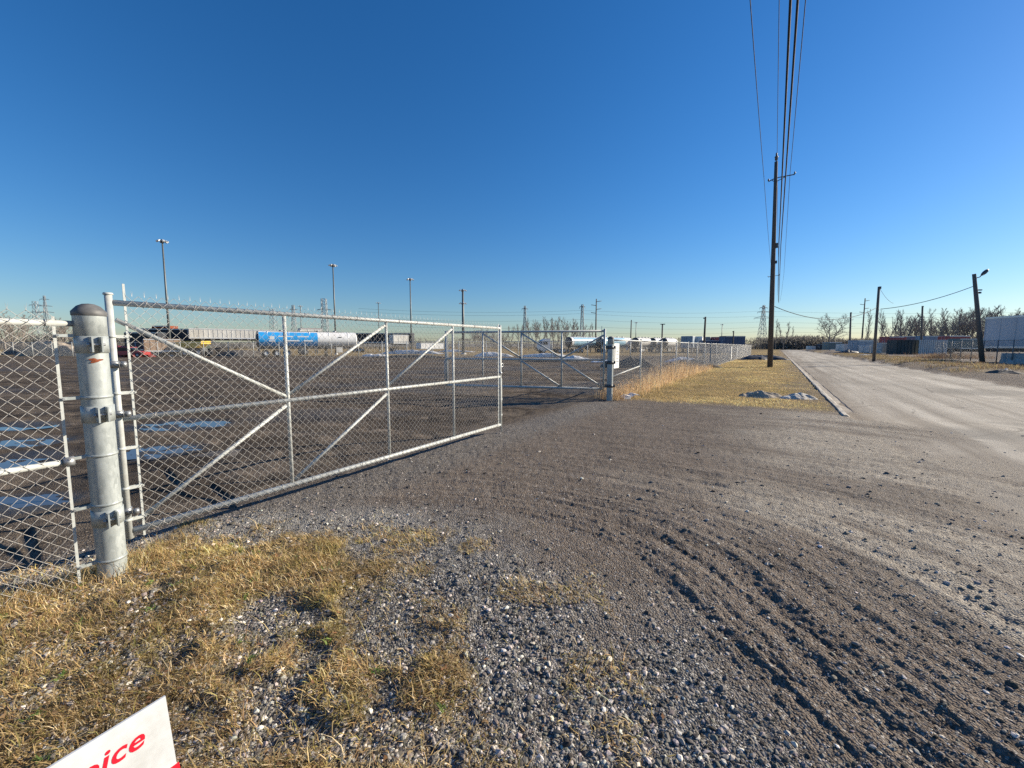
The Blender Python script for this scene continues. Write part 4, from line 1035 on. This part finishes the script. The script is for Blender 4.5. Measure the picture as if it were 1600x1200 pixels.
p = G(1222, 620); lump('snow_heap', 'dirty crusted snow heap at the near edge of the verge', 'snow heap', (G(1185, 620).x, p.y, 0), .75, .42, .26, 'heap', 91, 60, .7)
lump('snow_heap', 'flat strip of dirty snow reaching from the heap to the kerb', 'snow heap', (G(1245, 622).x, G(1245, 622).y, 0), .85, .34, .15, 'snowdirty', 92, 60, .8)
p = G(1190, 562); lump('tarp_heap', 'black plastic heap across the verge behind the tall pole', 'heap', (p.x, p.y, 0), 3.0, 1.6, .6, 'tarp', 93, 40, .7)
p = G(1175, 561); lump('snow_patch', 'grey slush patch in front of the black plastic heap', 'snow patch', (p.x, p.y-1.4, 0), 1.3, .45, .22, 'snowdirty', 94, 40, .8)

# white plastic scrap on the verge edge
p = onground(G(984, 622)); wp = thing('plastic_scrap', 'bent white plastic scrap lying by the far gate post', 'litter', p, .35)
m = MB(); xs = [-.27, -.15, 0, .12, .27]; zs = [.03, .09, .075, .13, .10]
for i in range(4):
    a, b = Vector((xs[i], 0, zs[i])), Vector((xs[i+1], 0, zs[i+1]))
    m.add([a+Vector((0, -.12, 0)), b+Vector((0, -.13, 0)), b+Vector((0, .13, .02)), a+Vector((0, .12, .03)), a+Vector((0, -.12, -.02)), b+Vector((0, -.13, -.02)), b+Vector((0, .13, 0)), a+Vector((0, .12, .01))], [(0,1,2,3), (7,6,5,4), (0,4,5,1), (2,6,7,3), (1,5,6,2), (3,7,4,0)])
m.build('sheet', M['white'], wp)
m = MB(); m.add([(-.27, -.12, .03), (-.05, -.13, .085), (-.08, -.16, 0), (-.28, -.14, 0)], [(0, 1, 2, 3), (3, 2, 1, 0)]); m.build('torn_flap', M['white'], wp)

# ------------------------------------------------------------------ right side of the road
rf = thing('chain_link_fence', 'chain link fence across the road in front of the pale trailer', 'fence', (0, 0, 0))
u0, u1, v = 36, 76, 17.5; n = 13; a = ROADROT
rpan = chain_mesh('mesh_panel', 3.0, 1.95, s=.06, r=.0022, z0=.05, barbs=False); rpan.materials[0] = M['oldgalv']
rpo = MB().cyl((0, 0, -.1), (0, 0, 2.15), .04, n=8).mesh('fence_post', M['oldgalv'])
for k in range(n):
    p = UV(u0+(u1-u0)*k/n, v); link('fence_post', rpo, rf, p); o = link('mesh_panel', rpan, rf, p, a); o.scale = ((u1-u0)/n/3, 1, 1); o['kind'] = 'stuff'
MB().cyl(UV(u0, v, 2.08), UV(u1, v, 2.08), .028, n=8).build('top_rail', M['oldgalv'], rf)
# concrete barriers
def barrier(label, c, rot, L=2.6):
    t_ = thing('concrete_barrier', label, 'barrier', c, rot, 'concrete barriers by the right fence')
    m = MB(); poly = [(-.42, 0), (.42, 0), (.40, .18), (.22, .42), (.16, .92), (-.16, .92), (-.22, .42), (-.40, .18)]
    V = [(p[0], -L/2, p[1]) for p in poly]+[(p[0], L/2, p[1]) for p in poly]; k = len(poly)
    m.add(V, [tuple(range(k)), tuple(range(2*k-1, k-1, -1))]+[(i, k+i, k+(i+1) % k, (i+1) % k) for i in range(k)])
    m.build('block', M['concrete'], t_)
    for s_ in (-1, 1): MB().cyl((0, s_*L*.3, .90), (0, s_*L*.3, .97), .05, n=8).build('lifting_eye', M['steel'], t_)
    return t_
barrier('concrete barrier nearest the right edge before the fence', (X(1603, 36), 36, 0), .9, 2.0); barrier('concrete barrier just left of the one at the right edge', (X(1584, 37), 37, 0), 1.0, 1.3)
# roll-off bin with slanted end
D = 80; bn = thing('roll_off_bin', 'dark roll off bin with sloping end across the road', 'bin', (X(1415, D), D, 0), -.1)
prof = [(-2.5, 0), (1.3, 0), (2.0, .7), (2.4, 1.6), (2.6, 2.75), (-2.5, 2.75)]
MB().prism(prof, -1.2, 1.2).build('body', M['bin'], bn)
for k in range(7): MB().box((-2.3+k*.62, -1.24, 1.4), (.10, .09, 2.5)).build('side_rib', M['bin'], bn)
MB().box((.05, -1.25, 2.70), (5.2, .12, .14)).build('top_rim', M['bin'], bn)
# corrugated sheet hoarding
D = 78; hd = thing('sheet_hoarding', 'pale grey corrugated sheet hoarding right of the dark bin', 'hoarding', (X(1436, D), D, 0), -.08)
for k in range(14):
    MB().prism([(k*.36, .05), (k*.36+.17, .05), (k*.36+.17, 2.75), (k*.36, 2.75)], -.04, .02).build('sheet_rib', M['greypanel'], hd)
MB().box((2.5, .06, 1.4), (5.0, .06, 2.7)).build('backing_sheet', M['greypanel'], hd)
# sheds, trailers and containers further along
items = [(1347, 92, 4.6, 'steelblue', 2.7, .1, 'blue grey shipping container behind the bare timber pole', 'shipping_container', 'container', False, .1, 'steelblue'),
 (1361, 88, 3.2, 'greypanel', 1.6, .1, 'grey metal bin in front of the blue grey container', 'storage_container', 'container', False, .1, 'greypanel'),
 (1378, 84, 2.1, 'concrete', 2.1, .1, 'pale block of stacked panels right of the bare timber pole', 'storage_container', 'container', False, .0, 'concrete'),
 (1392, 105, 4.2, 'red', 2.8, 1.1, 'dull red trailer behind the dark bin', 'box_trailer', 'trailer', True, .1, 'red'),
 (1413, 112, 5.6, 'red', 2.6, 1.6, 'longer dull red trailer above the dark bin', 'box_trailer', 'trailer', True, 0, 'slate'),
 (1432, 105, 3.0, 'slate', 2.0, 1.9, 'small slate trailer among the parked trailers on the right', 'box_trailer', 'trailer', True, 0, 'slate'),
 (1455, 100, 5.6, 'steelblue', 2.4, 1.6, 'navy trailer above the pale hoarding', 'box_trailer', 'trailer', True, 0, 'black'),
 (1489, 92, 4.6, 'red', 2.3, 1.5, 'dull red trailer with pale roof left of the leaning lamp post', 'box_trailer', 'trailer', True, 0, 'white'),
 (1508, 88, 5.0, 'greygreen', 2.1, 1.0, 'grey green container behind the right fence', 'storage_container', 'container', False, 0, 'greygreen'),
 (1319, 112, 2.6, 'offwhite', 1.9, .2, 'small off white container farther along the road', 'storage_container', 'container', False, .1, 'offwhite'),
 (1300, 125, 4.2, 'greygreen', 2.2, .5, 'grey green van body at the far bend', 'storage_container', 'container', False, .1, 'white'),
 (1285, 140, 2.6, 'black', 1.9, .3, 'small dark container at the far bend', 'storage_container', 'container', False, .1, 'greypanel'),
 (1269, 150, 2.6, 'offwhite', 1.3, .3, 'lowest pale container at the far bend by the scrub', 'storage_container', 'container', False, .1, 'offwhite')]
for (px, D, L, mat, H, zf, lab, nm, cat, wh, rot, rm_) in items:
    box_trailer(lab, (X(px, D), D, 0), rot, L, mat, H, zf, 5, nm, cat, None, wh, rm_)
for k, (px, py, rx, hgt, mat, lab) in enumerate(((1325, 553, 3.4, .7, 'tarp', 'dark scrap heap on the roadside by the grey sheds'), (1352, 557, 1.8, .35, 'snowdirty', 'dirty snow lump on the far roadside'), (1448, 553, 2.0, .5, 'snow', 'white snow heap against the pale hoarding'), (1482, 560, 2.6, .75, 'mound', 'brown brush heap on the roadside left of the fence'), (1568, 584, 1.1, .22, 'mound', 'small earth heap at the right edge of the road'), (1573, 581, .35, .22, 'snow', 'white snow scrap on the small earth heap'))):
    p = G(px, py); lump('roadside_heap', lab, 'heap', (p.x, p.y, 0), rx, .9 if rx > .5 else .25, hgt, mat, 110+k, 36, .6)

# ------------------------------------------------------------------ bare trees
def tree_variant(seed, H=10.0, leaders=1, spread=.3, kids=15, rise=1.0):
    rnd = random.Random(seed); T = MB(); C = MB()
    RAD = [.17, .062, .040, .027]
    def limb(mb, p, d, L, r, lev):
        n = 6 if lev == 0 else (4 if lev == 1 else 2); pts = [p]; q = p; dd = d.normalized()
        for i in range(n):
            k = .10 if lev == 0 else .22
            dd = (dd+Vector((rnd.uniform(-k, k), rnd.uniform(-k, k), .10*rise+rnd.uniform(-.05, .08)))).normalized()
            q = q+dd*L/n; pts.append(q)
        rs = [r*(1-.78*i/n) for i in range(n+1)]
        mb.tube(pts, rs, 7 if lev == 0 else (5 if lev == 1 else 3), False)
        if lev == 3: return
        nk = (kids, rnd.randint(5, 7), rnd.randint(3, 5))[lev]
        for k in range(nk):
            f = (.16 if lev == 0 else .2)+(.98-(.16 if lev == 0 else .2))*(k+rnd.random())/nk
            i = min(n-1, int(f*n)); b = pts[i].lerp(pts[i+1], f*n-i); ax = (pts[i+1]-pts[i]).normalized()
            az = rnd.uniform(0, 6.283); o = Vector((math.cos(az), math.sin(az), 0)); o = (o-ax*o.dot(ax)).normalized()
            nd = ax*(.75*rise)+o*rnd.uniform(.5, 1.0)*(1+spread)+Vector((0, 0, .25*rise))
            if lev == 0: l2 = H*(.12+spread*.75*(1-f)**.7)*rnd.uniform(.7, 1.15)
            elif lev == 1: l2 = L*rnd.uniform(.30, .55)*(1.1-f*.5)
            else: l2 = L*rnd.uniform(.4, .75)
            limb(C, b, nd, l2, min(r*.62, RAD[lev+1]*rnd.uniform(.8, 1.3)), lev+1)
    base = Vector((0, 0, -.2))
    if leaders == 1: limb(T, base, Vector((rnd.uniform(-.06, .06), rnd.uniform(-.06, .06), 1)), H*1.0, RAD[0], 0)
    else:
        fork = Vector((rnd.uniform(-.15, .15), 0, H*.2)); T.tube([base, fork*.5, fork], [RAD[0]*1.15, RAD[0], RAD[0]*.9], 8, False)
        for k in range(leaders):
            a = 6.283*k/leaders+rnd.uniform(-.4, .4); sp = .35+spread
            limb(T, fork, Vector((math.cos(a)*sp, math.sin(a)*sp, 1)), H*.8*rnd.uniform(.8, 1.05), RAD[0]*.75, 0)
    zmax = max(v[2] for v in C.v); s = H/zmax
    for mb in (T, C): mb.v = [(v[0]*s, v[1]*s, v[2]*s) for v in mb.v]
    return T.mesh('trunk', M['bark']), C.mesh('crown', M['twig'])
VAR = [tree_variant(3, 10, 3, .28, 12), tree_variant(5, 10, 2, .16, 14, 1.4), tree_variant(8, 10, 2, .22, 14, 1.2), tree_variant(12, 10, 4, .34, 11, .8), tree_variant(21, 10, 1, .16, 20, 1.4), tree_variant(33, 10, 3, .36, 13, .8)]
def tree(label, px, D, top, var, group=None, wide=1.0):
    b = Vector((X(px, D), D, 0)); s = Z(top, D)/10.0
    t_ = thing('bare_tree', label, 'tree', b, random.uniform(0, 6.28), group); t_.scale = (s*wide, s*wide, s)
    link('trunk', VAR[var][0], t_); link('crown', VAR[var][1], t_); return t_
ORD = ['first', 'second', 'third', 'fourth', 'fifth', 'sixth', 'seventh', 'eighth', 'ninth', 'tenth', 'eleventh', 'twelfth', 'thirteenth']
grove = 'leafless trees in the grove behind the far gate'
for k, (px, top) in enumerate([(798, 508), (812, 505), (826, 500), (836, 495), (846, 498), (857, 494), (864, 498), (872, 493), (880, 499), (889, 494), (899, 503), (908, 507), (921, 507)]):
    tree(ORD[k]+' bare tree from the left in the grove behind the far gate', px, 150+(k*37) % 26, top, [1, 2, 4, 0, 2][k % 5], grove, .85)
tree('slim lone bare tree just left of the tall transmission pole', 925, 165, 503, 4, None, .6)
for k, (px, top) in enumerate([(744, 512), (752, 515), (763, 513), (774, 516), (786, 517)]):
    tree(ORD[k]+' low scrubby tree from the left above the near gate end', px, 190+k*5, top, [3, 0, 5][k % 3], 'scrubby bare trees above the near gate end', 1.2)
for k, (px, top) in enumerate([(8, 484), (20, 488), (36, 492), (92, 492), (100, 497)]):
    tree(ORD[k]+' bare tree from the left above the left fence rail', px, 150+k*9, top, [3, 0, 5][k % 3], 'bare trees at the far left', 1.1)
tree('lone spreading bare tree beyond the bend of the road', 1297, 150, 487, 5, None, 1.0)
tree('tall thin bare tree just right of the tall utility pole', 1211.5, 190, 497, 4, None, .5)
tree('slender bare tree standing in the scrub past the bend', 1224, 175, 502, 1, None, .8)
tree('small wispy bare tree over the distant scrub', 1237, 200, 509, 4, None, .6)
tree('narrow bare tree between the transmission pole and the bare timber pole', 1354, 140, 482, 4, None, .7)
tree('twin topped bare tree right of the bare timber pole', 1386, 130, 481, 2, None, .7)
tree('thin bare tree left of the twin topped one', 1377, 140, 493, 4, None, .6)
wood = 'leafless trees of the wood on the right'
R2 = random.Random(5)
for k in range(44):
    px = 1398+k*6.2+R2.uniform(-3, 3); prof = np.interp(px, [1398, 1425, 1450, 1480, 1510, 1545, 1570, 1600, 1680], [492, 482, 494, 484, 478, 474, 480, 476, 470])
    tree('bare leafless tree in the dense wood behind the right side trailers', px, 118+R2.uniform(0, 45), prof+R2.uniform(-4, 16), R2.randint(0, 5), wood, R2.uniform(.75, 1.1))

# distant scrub belts: too dense to count
def belt(name, L, mat, n, seed):
    r = np.random.default_rng(seed); V = []; 
    P = np.array(L, float)   # x, y, height
    seg = r.uniform(0, len(P)-1.001, n); i = seg.astype(int); f = (seg-i)[:, None]
    B = P[i]*(1-f)+P[i+1]*f
    hh = B[:, 2]*np.clip(.55+.75*fbm(B[:, 0], B[:, 1]*.3, 14, 3, seed)-.1, .3, 1.2)
    x = B[:, 0]+r.normal(0, 3, n); y = B[:, 1]+r.normal(0, 8, n); z = hh*r.uniform(0, 1, n)**1.15
    a = r.uniform(0, 2*np.pi, n); l = r.uniform(.6, 1.9, n); wd = r.uniform(.08, .30, n)
    dx = np.cos(a)*l*.55; dy = np.sin(a)*l*.55; dz = l*r.uniform(.3, 1.0, n)
    p0 = np.stack([x-np.sin(a)*wd, y+np.cos(a)*wd, z], 1); p1 = np.stack([x+np.sin(a)*wd, y-np.cos(a)*wd, z], 1); p2 = np.stack([x+dx, y+dy, z+dz], 1)
    V = np.stack([p0, p1, p2], 1).reshape(-1, 3); Fc = np.arange(3*n).reshape(-1, 3)
    o = link(name, np_mesh(name, V, Fc, M[mat])); tag(o, kind='stuff'); return o
belt('scrub', [(X(1196, 210), 210, 6), (X(1230, 205), 205, 7), (X(1262, 200), 200, 7.5), (X(1300, 195), 195, 6.5), (X(1345, 190), 190, 6), (X(1420, 185), 185, 6.5), (X(1650, 150), 150, 7)], 'brushwood', 26000, 3)
belt('scrub', [(X(-80, 190), 190, 8), (X(120, 200), 200, 8), (X(260, 220), 220, 6)], 'brushwood', 12000, 4)
belt('scrub', [(X(250, 230), 230, 5.5), (X(520, 240), 240, 5), (X(760, 240), 240, 6), (X(1000, 240), 240, 6), (X(1190, 240), 240, 6)], 'brushwood', 16000, 6)
belt('undergrowth', [(X(1395, 135), 135, 4), (X(1500, 130), 130, 5), (X(1640, 120), 120, 5)], 'brushwood', 12000, 8)
# long low hills closing the horizon
mb = MB(); V = []; n = 90
for i in range(n+1):
    a = rad(-75+150*i/n); D = 1500; h = 6+10*float(fbm(np.array([i*.7]), np.array([3.0]), 6, 3, 9)[0])
    V += [(math.sin(a)*D, math.cos(a)*D, -2), (math.sin(a)*(D+60), math.cos(a)*(D+60), h), (math.sin(a)*(D+300), math.cos(a)*(D+300), -2)]
mb.add(V, [f for i in range(n) for f in ((i*3, i*3+3, i*3+4, i*3+1), (i*3+1, i*3+4, i*3+5, i*3+2))]); tag(mb.build('hills', M['scrub']), kind='structure')

# ------------------------------------------------------------------ dry grass, weeds and stones
def blades(name, x, y, z, L, lean, wd, pal, seed, droop=.6, nseg=3, az=None, patch=.45):
    r = np.random.default_rng(seed); n = len(x)
    if az is None: az = r.uniform(0, 2*np.pi, n)
    side = az+np.pi/2+r.normal(0, .3, n)
    sx, sy = np.cos(side)*wd/2, np.sin(side)*wd/2
    pts = []; th = lean.copy(); px, py, pz = x.copy(), y.copy(), z.copy(); sl_ = L/nseg
    rows = [np.stack([px, py, pz], 1)]; cur = r.normal(0, .55, n)
    for k in range(nseg):
        px = px+np.cos(az)*np.sin(th)*sl_; py = py+np.sin(az)*np.sin(th)*sl_; pz = pz+np.cos(th)*sl_
        th = np.clip(th+droop*r.uniform(.3, 1.2, n), 0, 2.0); az = az+cur
        rows.append(np.stack([px, py, pz], 1))
    V = []; S = np.stack([sx, sy, 0*sx], 1)
    for k in range(nseg): 
        w_ = 1-.25*k; V += [rows[k]-S*w_, rows[k]+S*w_]
    V.append(rows[nseg]); nv = 2*nseg+1
    V = np.stack(V, 1).reshape(-1, 3); base = (np.arange(n)*nv)[:, None]
    f = []
    for k in range(nseg-1): f += [[2*k, 2*k+1, 2*k+3], [2*k, 2*k+3, 2*k+2]]
    f.append([2*nseg-2, 2*nseg-1, 2*nseg]); f = np.array(f)
    Fc = (base[:, None, :]+f[None]).reshape(-1, 3)
    ci = r.integers(0, len(pal), n); C = np.array(pal)[ci]*r.uniform(.7, 1.4, n)[:, None]*np.array([1.06, 1.06, 1.10])
    pz_ = fbm(x, y, patch, 3, seed+300)[:, None]; C = C*(.72+.5*sstep(.25, .75, pz_)); gr = sstep(.58, .74, fbm(x, y, patch*.6, 3, seed+400))[:, None]*.4; C = C*(1-gr)+C*np.array([.72, .86, .55])*gr
    C = np.repeat(np.clip(C, 0, 1), nv, 0)
    return np_mesh(name, V, Fc, M['blade'], {'col': C})
STRAW = [(.58,.42,.19), (.72,.55,.29), (.50,.35,.15), (.34,.22,.09), (.64,.48,.25), (.34,.28,.09), (.42,.36,.13), (.78,.63,.38), (.20,.12,.06), (.54,.35,.17)]
def scatter_lawn():
    r = np.random.default_rng(5); n = 470000
    x = r.uniform(-4.2, .6, n); y = r.uniform(.35, 3.7, n); R = regions(x, y)
    clump = fbm(x, y, .16, 3, 71)
    d = np.sqrt(x*x+y*y)
    keep = (r.random(n) < np.clip(R['lawn'], 0, 1)*(.15+1.2*sstep(.36, .60, clump)))
    keep |= (r.random(n) < .006*R['gravel']) | (r.random(n) < R['gravel']*.30*sstep(.60, .72, fbm(x, y, .30, 2, 72))*(1-sstep(3.2, 3.6, y)))
    inframe = (y > .75) | (x < -.9)
    keep &= inframe
    x, y = x[keep], y[keep]; z = height(x, y)-.004; n = len(x)
    L = (r.gamma(3.2, .0115, n)+.012)*np.where(r.random(n) < .06, 1.6, 1.0); lean = np.abs(r.normal(.95, .45, n)).clip(0, 1.55); wd = r.uniform(.0022, .0062, n)
    comb = fbm(x, y, .5, 2, 73)*2*np.pi*1.4; az = comb+r.normal(0, 1.5, n)
    tag(link('dry_grass', blades('dry_grass', x, y, z, L, lean, wd, STRAW, 6, .62, 3, az)), kind='stuff')
scatter_lawn()
def scatter_litter():
    r = np.random.default_rng(55); n = 5200; x = r.uniform(-4, 1.2, n); y = r.uniform(.5, 3.9, n); R = regions(x, y)
    k = r.random(n) < .28*R['lawn']+.035*R['gravel']; x, y = x[k], y[k]; n = len(x)
    tag(link('leaf_litter', blades('leaf_litter', x, y, height(x, y)+R['lawn'][k]*.022+.004, r.uniform(.014, .034, n), r.uniform(1.2, 1.57, n), r.uniform(.008, .018, n), [(.34,.18,.09), (.42,.27,.13), (.24,.13,.07), (.50,.36,.20)], 56, .25, 2)), kind='stuff')
    cx = r.uniform(-3.2, .2, 70); cy = r.uniform(.9, 3.2, 70); kk = regions(cx, cy)['lawn'] > .3; cx, cy = cx[kk], cy[kk]
    x = np.repeat(cx, 9)+r.normal(0, .012, len(cx)*9); y = np.repeat(cy, 9)+r.normal(0, .012, len(cx)*9); n = len(x)
    tag(link('green_weeds', blades('green_weeds', x, y, height(x, y)+.012, r.uniform(.02, .05, n), r.uniform(.7, 1.4, n), r.uniform(.006, .012, n), [(.16,.24,.06), (.22,.28,.08), (.12,.19,.05)], 57, .4, 3)), kind='stuff')
scatter_litter()
def scatter_verge():
    r = np.random.default_rng(15); n = 190000
    u = 11.2+(r.random(n)**1.9)*52; v = r.uniform(-4.3, 1.35, n); x = .542*u+.84*v; y = .84*u-.542*v
    R = regions(x, y); cl = fbm(x, y, .55, 3, 74)
    keep = r.random(n) < np.clip(R['verge'], 0, 1)*(1-.75*R['fringe'])*(.25+1.0*sstep(.35, .6, cl))
    x, y, u = x[keep], y[keep], u[keep]; z = height(x, y)-.005; n = len(x)
    sc = 1+np.clip((u-14)/16, 0, 2.0)
    L = r.uniform(.05, .12, n); lean = r.uniform(.6, 1.45, n); wd = r.uniform(.003, .006, n)*sc
    pal = [(.74,.54,.25), (.80,.62,.31), (.68,.49,.22), (.56,.44,.18), (.78,.58,.32), (.50,.40,.16)]
    tag(link('verge_grass', blades('verge_grass', x, y, z, L, lean, wd, pal, 16, .4, 2, None, 2.2)), kind='stuff')
    n = 26000; v = r.uniform(8.9, 14.0, n); u = 33+(r.random(n)**1.3)*70; x = .542*u+.84*v; y = .84*u-.542*v
    keep = r.random(n) < regions(x, y)['verge2']*sstep(.4, .6, fbm(x, y, 1.5, 3, 75)); x, y = x[keep], y[keep]; n = len(x)
    tag(link('roadside_grass', blades('roadside_grass', x, y, height(x, y)-.005, r.uniform(.08, .3, n), r.uniform(.1, 1.0, n), r.uniform(.012, .03, n), [(.30,.24,.12), (.22,.15,.09), (.36,.28,.13), (.18,.13,.10)], 17, .4, 2)), kind='stuff')
    # tall weeds along the foot of the long fence
    n = 5200; t = r.random(n)**1.35*21; off = r.normal(0, .22, n)
    x = rp.x+.542*t+.84*(off-.05)+.05; y = rp.y+.84*t-.542*(off-.05)
    hgt = .36+.62*np.exp(-((t-8.5)/5.5)**2)
    L = hgt*r.uniform(.35, 1.15, n); lean = np.abs(r.normal(.16, .16, n))
    tag(link('tall_weeds', blades('tall_weeds', x, y, height(x, y)-.01, L, lean, r.uniform(.004, .010, n), [(.60,.42,.22), (.70,.50,.28), (.50,.33,.18), (.66,.52,.32), (.44,.28,.17)], 19, .18, 3)), kind='stuff')
    # seed heads: short twigs near the stalk tops
    k = r.choice(n, 3000); hx, hy = x[k]+r.normal(0, .04, 3000), y[k]+r.normal(0, .04, 3000); hzv = L[k]*r.uniform(.45, .98, 3000)
    tag(link('weed_heads', blades('weed_heads', hx, hy, hzv, r.uniform(.05, .12, 3000), r.uniform(.2, 1.3, 3000), r.uniform(.008, .018, 3000), [(.50,.33,.17), (.58,.42,.24), (.40,.25,.14)], 20, .3, 2)), kind='stuff')
    # weeds at the foot of the near fence
    n = 2600; t = r.uniform(-.3, 2.2, n); off = r.normal(.0, .09, n); x = pb.x-.542*t+.84*off; y = pb.y-.84*t-.542*off
    tag(link('fence_grass', blades('fence_grass', x, y, height(x, y)-.01, r.uniform(.05, .2, n), np.abs(r.normal(.35, .3, n)), r.uniform(.002, .004, n), STRAW, 23, .35, 3)), kind='stuff')
    n = 4500; q = G(1480, 560); x = q.x+r.normal(0, 2.0, n); y = q.y+r.normal(0, 1.0, n)
    tag(link('brush', blades('brush', x, y, height(x, y), r.uniform(.2, .95, n), np.abs(r.normal(.4, .35, n)), r.uniform(.01, .03, n), [(.20,.13,.09), (.28,.19,.11), (.14,.09,.08), (.33,.25,.14)], 24, .3, 3)), kind='stuff')
scatter_verge()

def icosa():
    p = (1+5**.5)/2
    v = np.array([(-1,p,0),(1,p,0),(-1,-p,0),(1,-p,0),(0,-1,p),(0,1,p),(0,-1,-p),(0,1,-p),(p,0,-1),(p,0,1),(-p,0,-1),(-p,0,1)], float); v /= np.linalg.norm(v[0])
    f = np.array([(0,11,5),(0,5,1),(0,1,7),(0,7,10),(0,10,11),(1,5,9),(5,11,4),(11,10,2),(10,7,6),(7,1,8),(3,9,4),(3,4,2),(3,2,6),(3,6,8),(3,8,9),(4,9,5),(2,4,11),(6,2,10),(8,6,7),(9,8,1)])
    return v, f
OV = np.array([(1,0,0),(-1,0,0),(0,1,0),(0,-1,0),(0,0,1),(0,0,-1)], float); OF = np.array([(0,2,4),(2,1,4),(1,3,4),(3,0,4),(2,0,5),(1,2,5),(3,1,5),(0,3,5)])
def stones(name, x, y, size, seed, low=False, warm=0.0):
    r = np.random.default_rng(seed); n = len(x); bv, bf = (OV, OF) if low else icosa(); k = len(bv)
    P = np.repeat(bv[None], n, 0)*(1+r.uniform(-.28, .28, (n, k, 1)))
    P = P*np.stack([size*r.uniform(.8, 1.35, n), size*r.uniform(.7, 1.1, n), size*r.uniform(.35, .75, n)], 1)[:, None, :]
    tx = r.normal(0, .35, n); cz, sz = np.cos(tx)[:, None], np.sin(tx)[:, None]
    P = np.stack([P[..., 0], P[..., 1]*cz-P[..., 2]*sz, P[..., 1]*sz+P[..., 2]*cz], -1)
    a = r.uniform(0, 2*np.pi, n); ca, sa = np.cos(a)[:, None], np.sin(a)[:, None]
    Q = np.stack([P[..., 0]*ca-P[..., 1]*sa, P[..., 0]*sa+P[..., 1]*ca, P[..., 2]], -1)
    z = height(x, y)
    Q = Q+np.stack([x, y, z+size*.02], 1)[:, None, :]
    Fc = (bf[None]+(np.arange(n)*k)[:, None, None]).reshape(-1, 3)
    g = np.clip(r.lognormal(math.log(.175), .75, n), .03, .72); tint = r.normal(0, .03, (n, 3))
    C = np.clip(g[:, None]*(np.array([1.07, .96, .83])+tint+np.array([.06, .0, -.06])*warm), .02, .75)
    return link(name, np_mesh(name, Q.reshape(-1, 3), Fc, M['stone'], {'col': np.repeat(C, k, 0)}))
def scatter_stones():
    r = np.random.default_rng(31); n = 520000
    yy = F*CAMZ/r.uniform(105, 720, n); xx = yy*r.uniform(-1.45, 1.45, n)
    R = regions(xx, yy)
    w_ = np.clip(R['gravel']*(.22+.75*sstep(.34, .62, fbm(xx, yy, .42, 3, 207))+.6*R['ban'])+.14*(1-R['road'])*(1-R['grass'])*(1-R['yard'])+.06*R['lawn']+.35*R['bald']+.02*R['road'], 0, 1)
    pdens = np.clip(w_, 0, 1)*np.clip((yy/2.2)**-.6, .1, 1)
    keep = r.random(n) < pdens*.38; x, y = xx[keep], yy[keep]; n = len(x)
    size = np.clip(r.lognormal(math.log(.0036), .68, n), .0018, .017)*np.clip((y/2.6)**.4, .85, 1.6)
    big = size > .0072
    tag(stones('gravel_stones', x[big], y[big], size[big], 32), kind='stuff')
    tag(stones('gravel_chips', x[~big], y[~big], size[~big], 33, True), kind='stuff')
    # earth clods thrown up by wheels
    n = 26000; yy = F*CAMZ/r.uniform(60, 640, n); xx = yy*r.uniform(-1.45, 1.45, n); R = regions(xx, yy)
    k = r.random(n) < .07*(1-R['grass'])*(1-R['road'])*sstep(.45, .65, fbm(R['pr']*4, R['pa']*R['pr']*.5, .6, 3, 207)); x, y = xx[k], yy[k]
    o = stones('earth_clods', x, y, np.clip(r.lognormal(math.log(.007), .4, len(x)), .004, .016)*np.clip((y/3)**.4, .8, 2.0), 35, False, 1.0)
    o.data.materials[0] = M['clod']; tag(o, kind='stuff')
scatter_stones()

# ------------------------------------------------------------------ yard sign in the lower left corner
top = G(258, 1087, .76); sgn = thing('yard_sign', 'white plastic yard sign with red lettering in the dry grass', 'sign', (top.x, top.y, .76), ROADROT)
Wd, Hd = .61, .46
MB().box((-Wd/2, 0, -Hd/2), (Wd, .005, Hd)).build('board', M['signboard'], sgn)
def text(body, size, loc, par, shear=.28, off=.0011):
    cu = bpy.data.curves.new('lettering', 'FONT'); cu.body = body; cu.size = size; cu.shear = shear; cu.offset = off; cu.extrude = .0003; cu.align_x = 'RIGHT'; cu.space_character = 1.05; cu.resolution_u = 4
    tmp = bpy.data.objects.new('lettering', cu); COL.objects.link(tmp); bpy.context.view_layer.update()
    me = bpy.data.meshes.new_from_object(tmp.evaluated_get(bpy.context.evaluated_depsgraph_get())); me.materials.clear(); me.materials.append(M['signred'])
    bpy.data.objects.remove(tmp); o = link('lettering', me, par, loc); o.rotation_euler = (math.pi/2, 0, 0); return o
text('Choice', .060, (-.047, -.0029, -.079), sgn, .28, .0010)
sgn.rotation_euler = (0, rad(-3.2), ROADROT)
MB().prism([(-.36, -.25), (.006, -.25), (.004, -.176), (-.012, -.176), (-.36, -.20)], -.0042, -.0028).build('red_bar', M['signred'], sgn)
st = MB()
for xx in (-Wd*.3, -Wd*.7): st.cyl((xx, .006, -.04), (xx, .006, -.90), .003, n=6)
st.cyl((-Wd*.3, .006, -.5), (-Wd*.7, .006, -.5), .003, n=6); st.build('wire_stake', M['steel'], sgn)
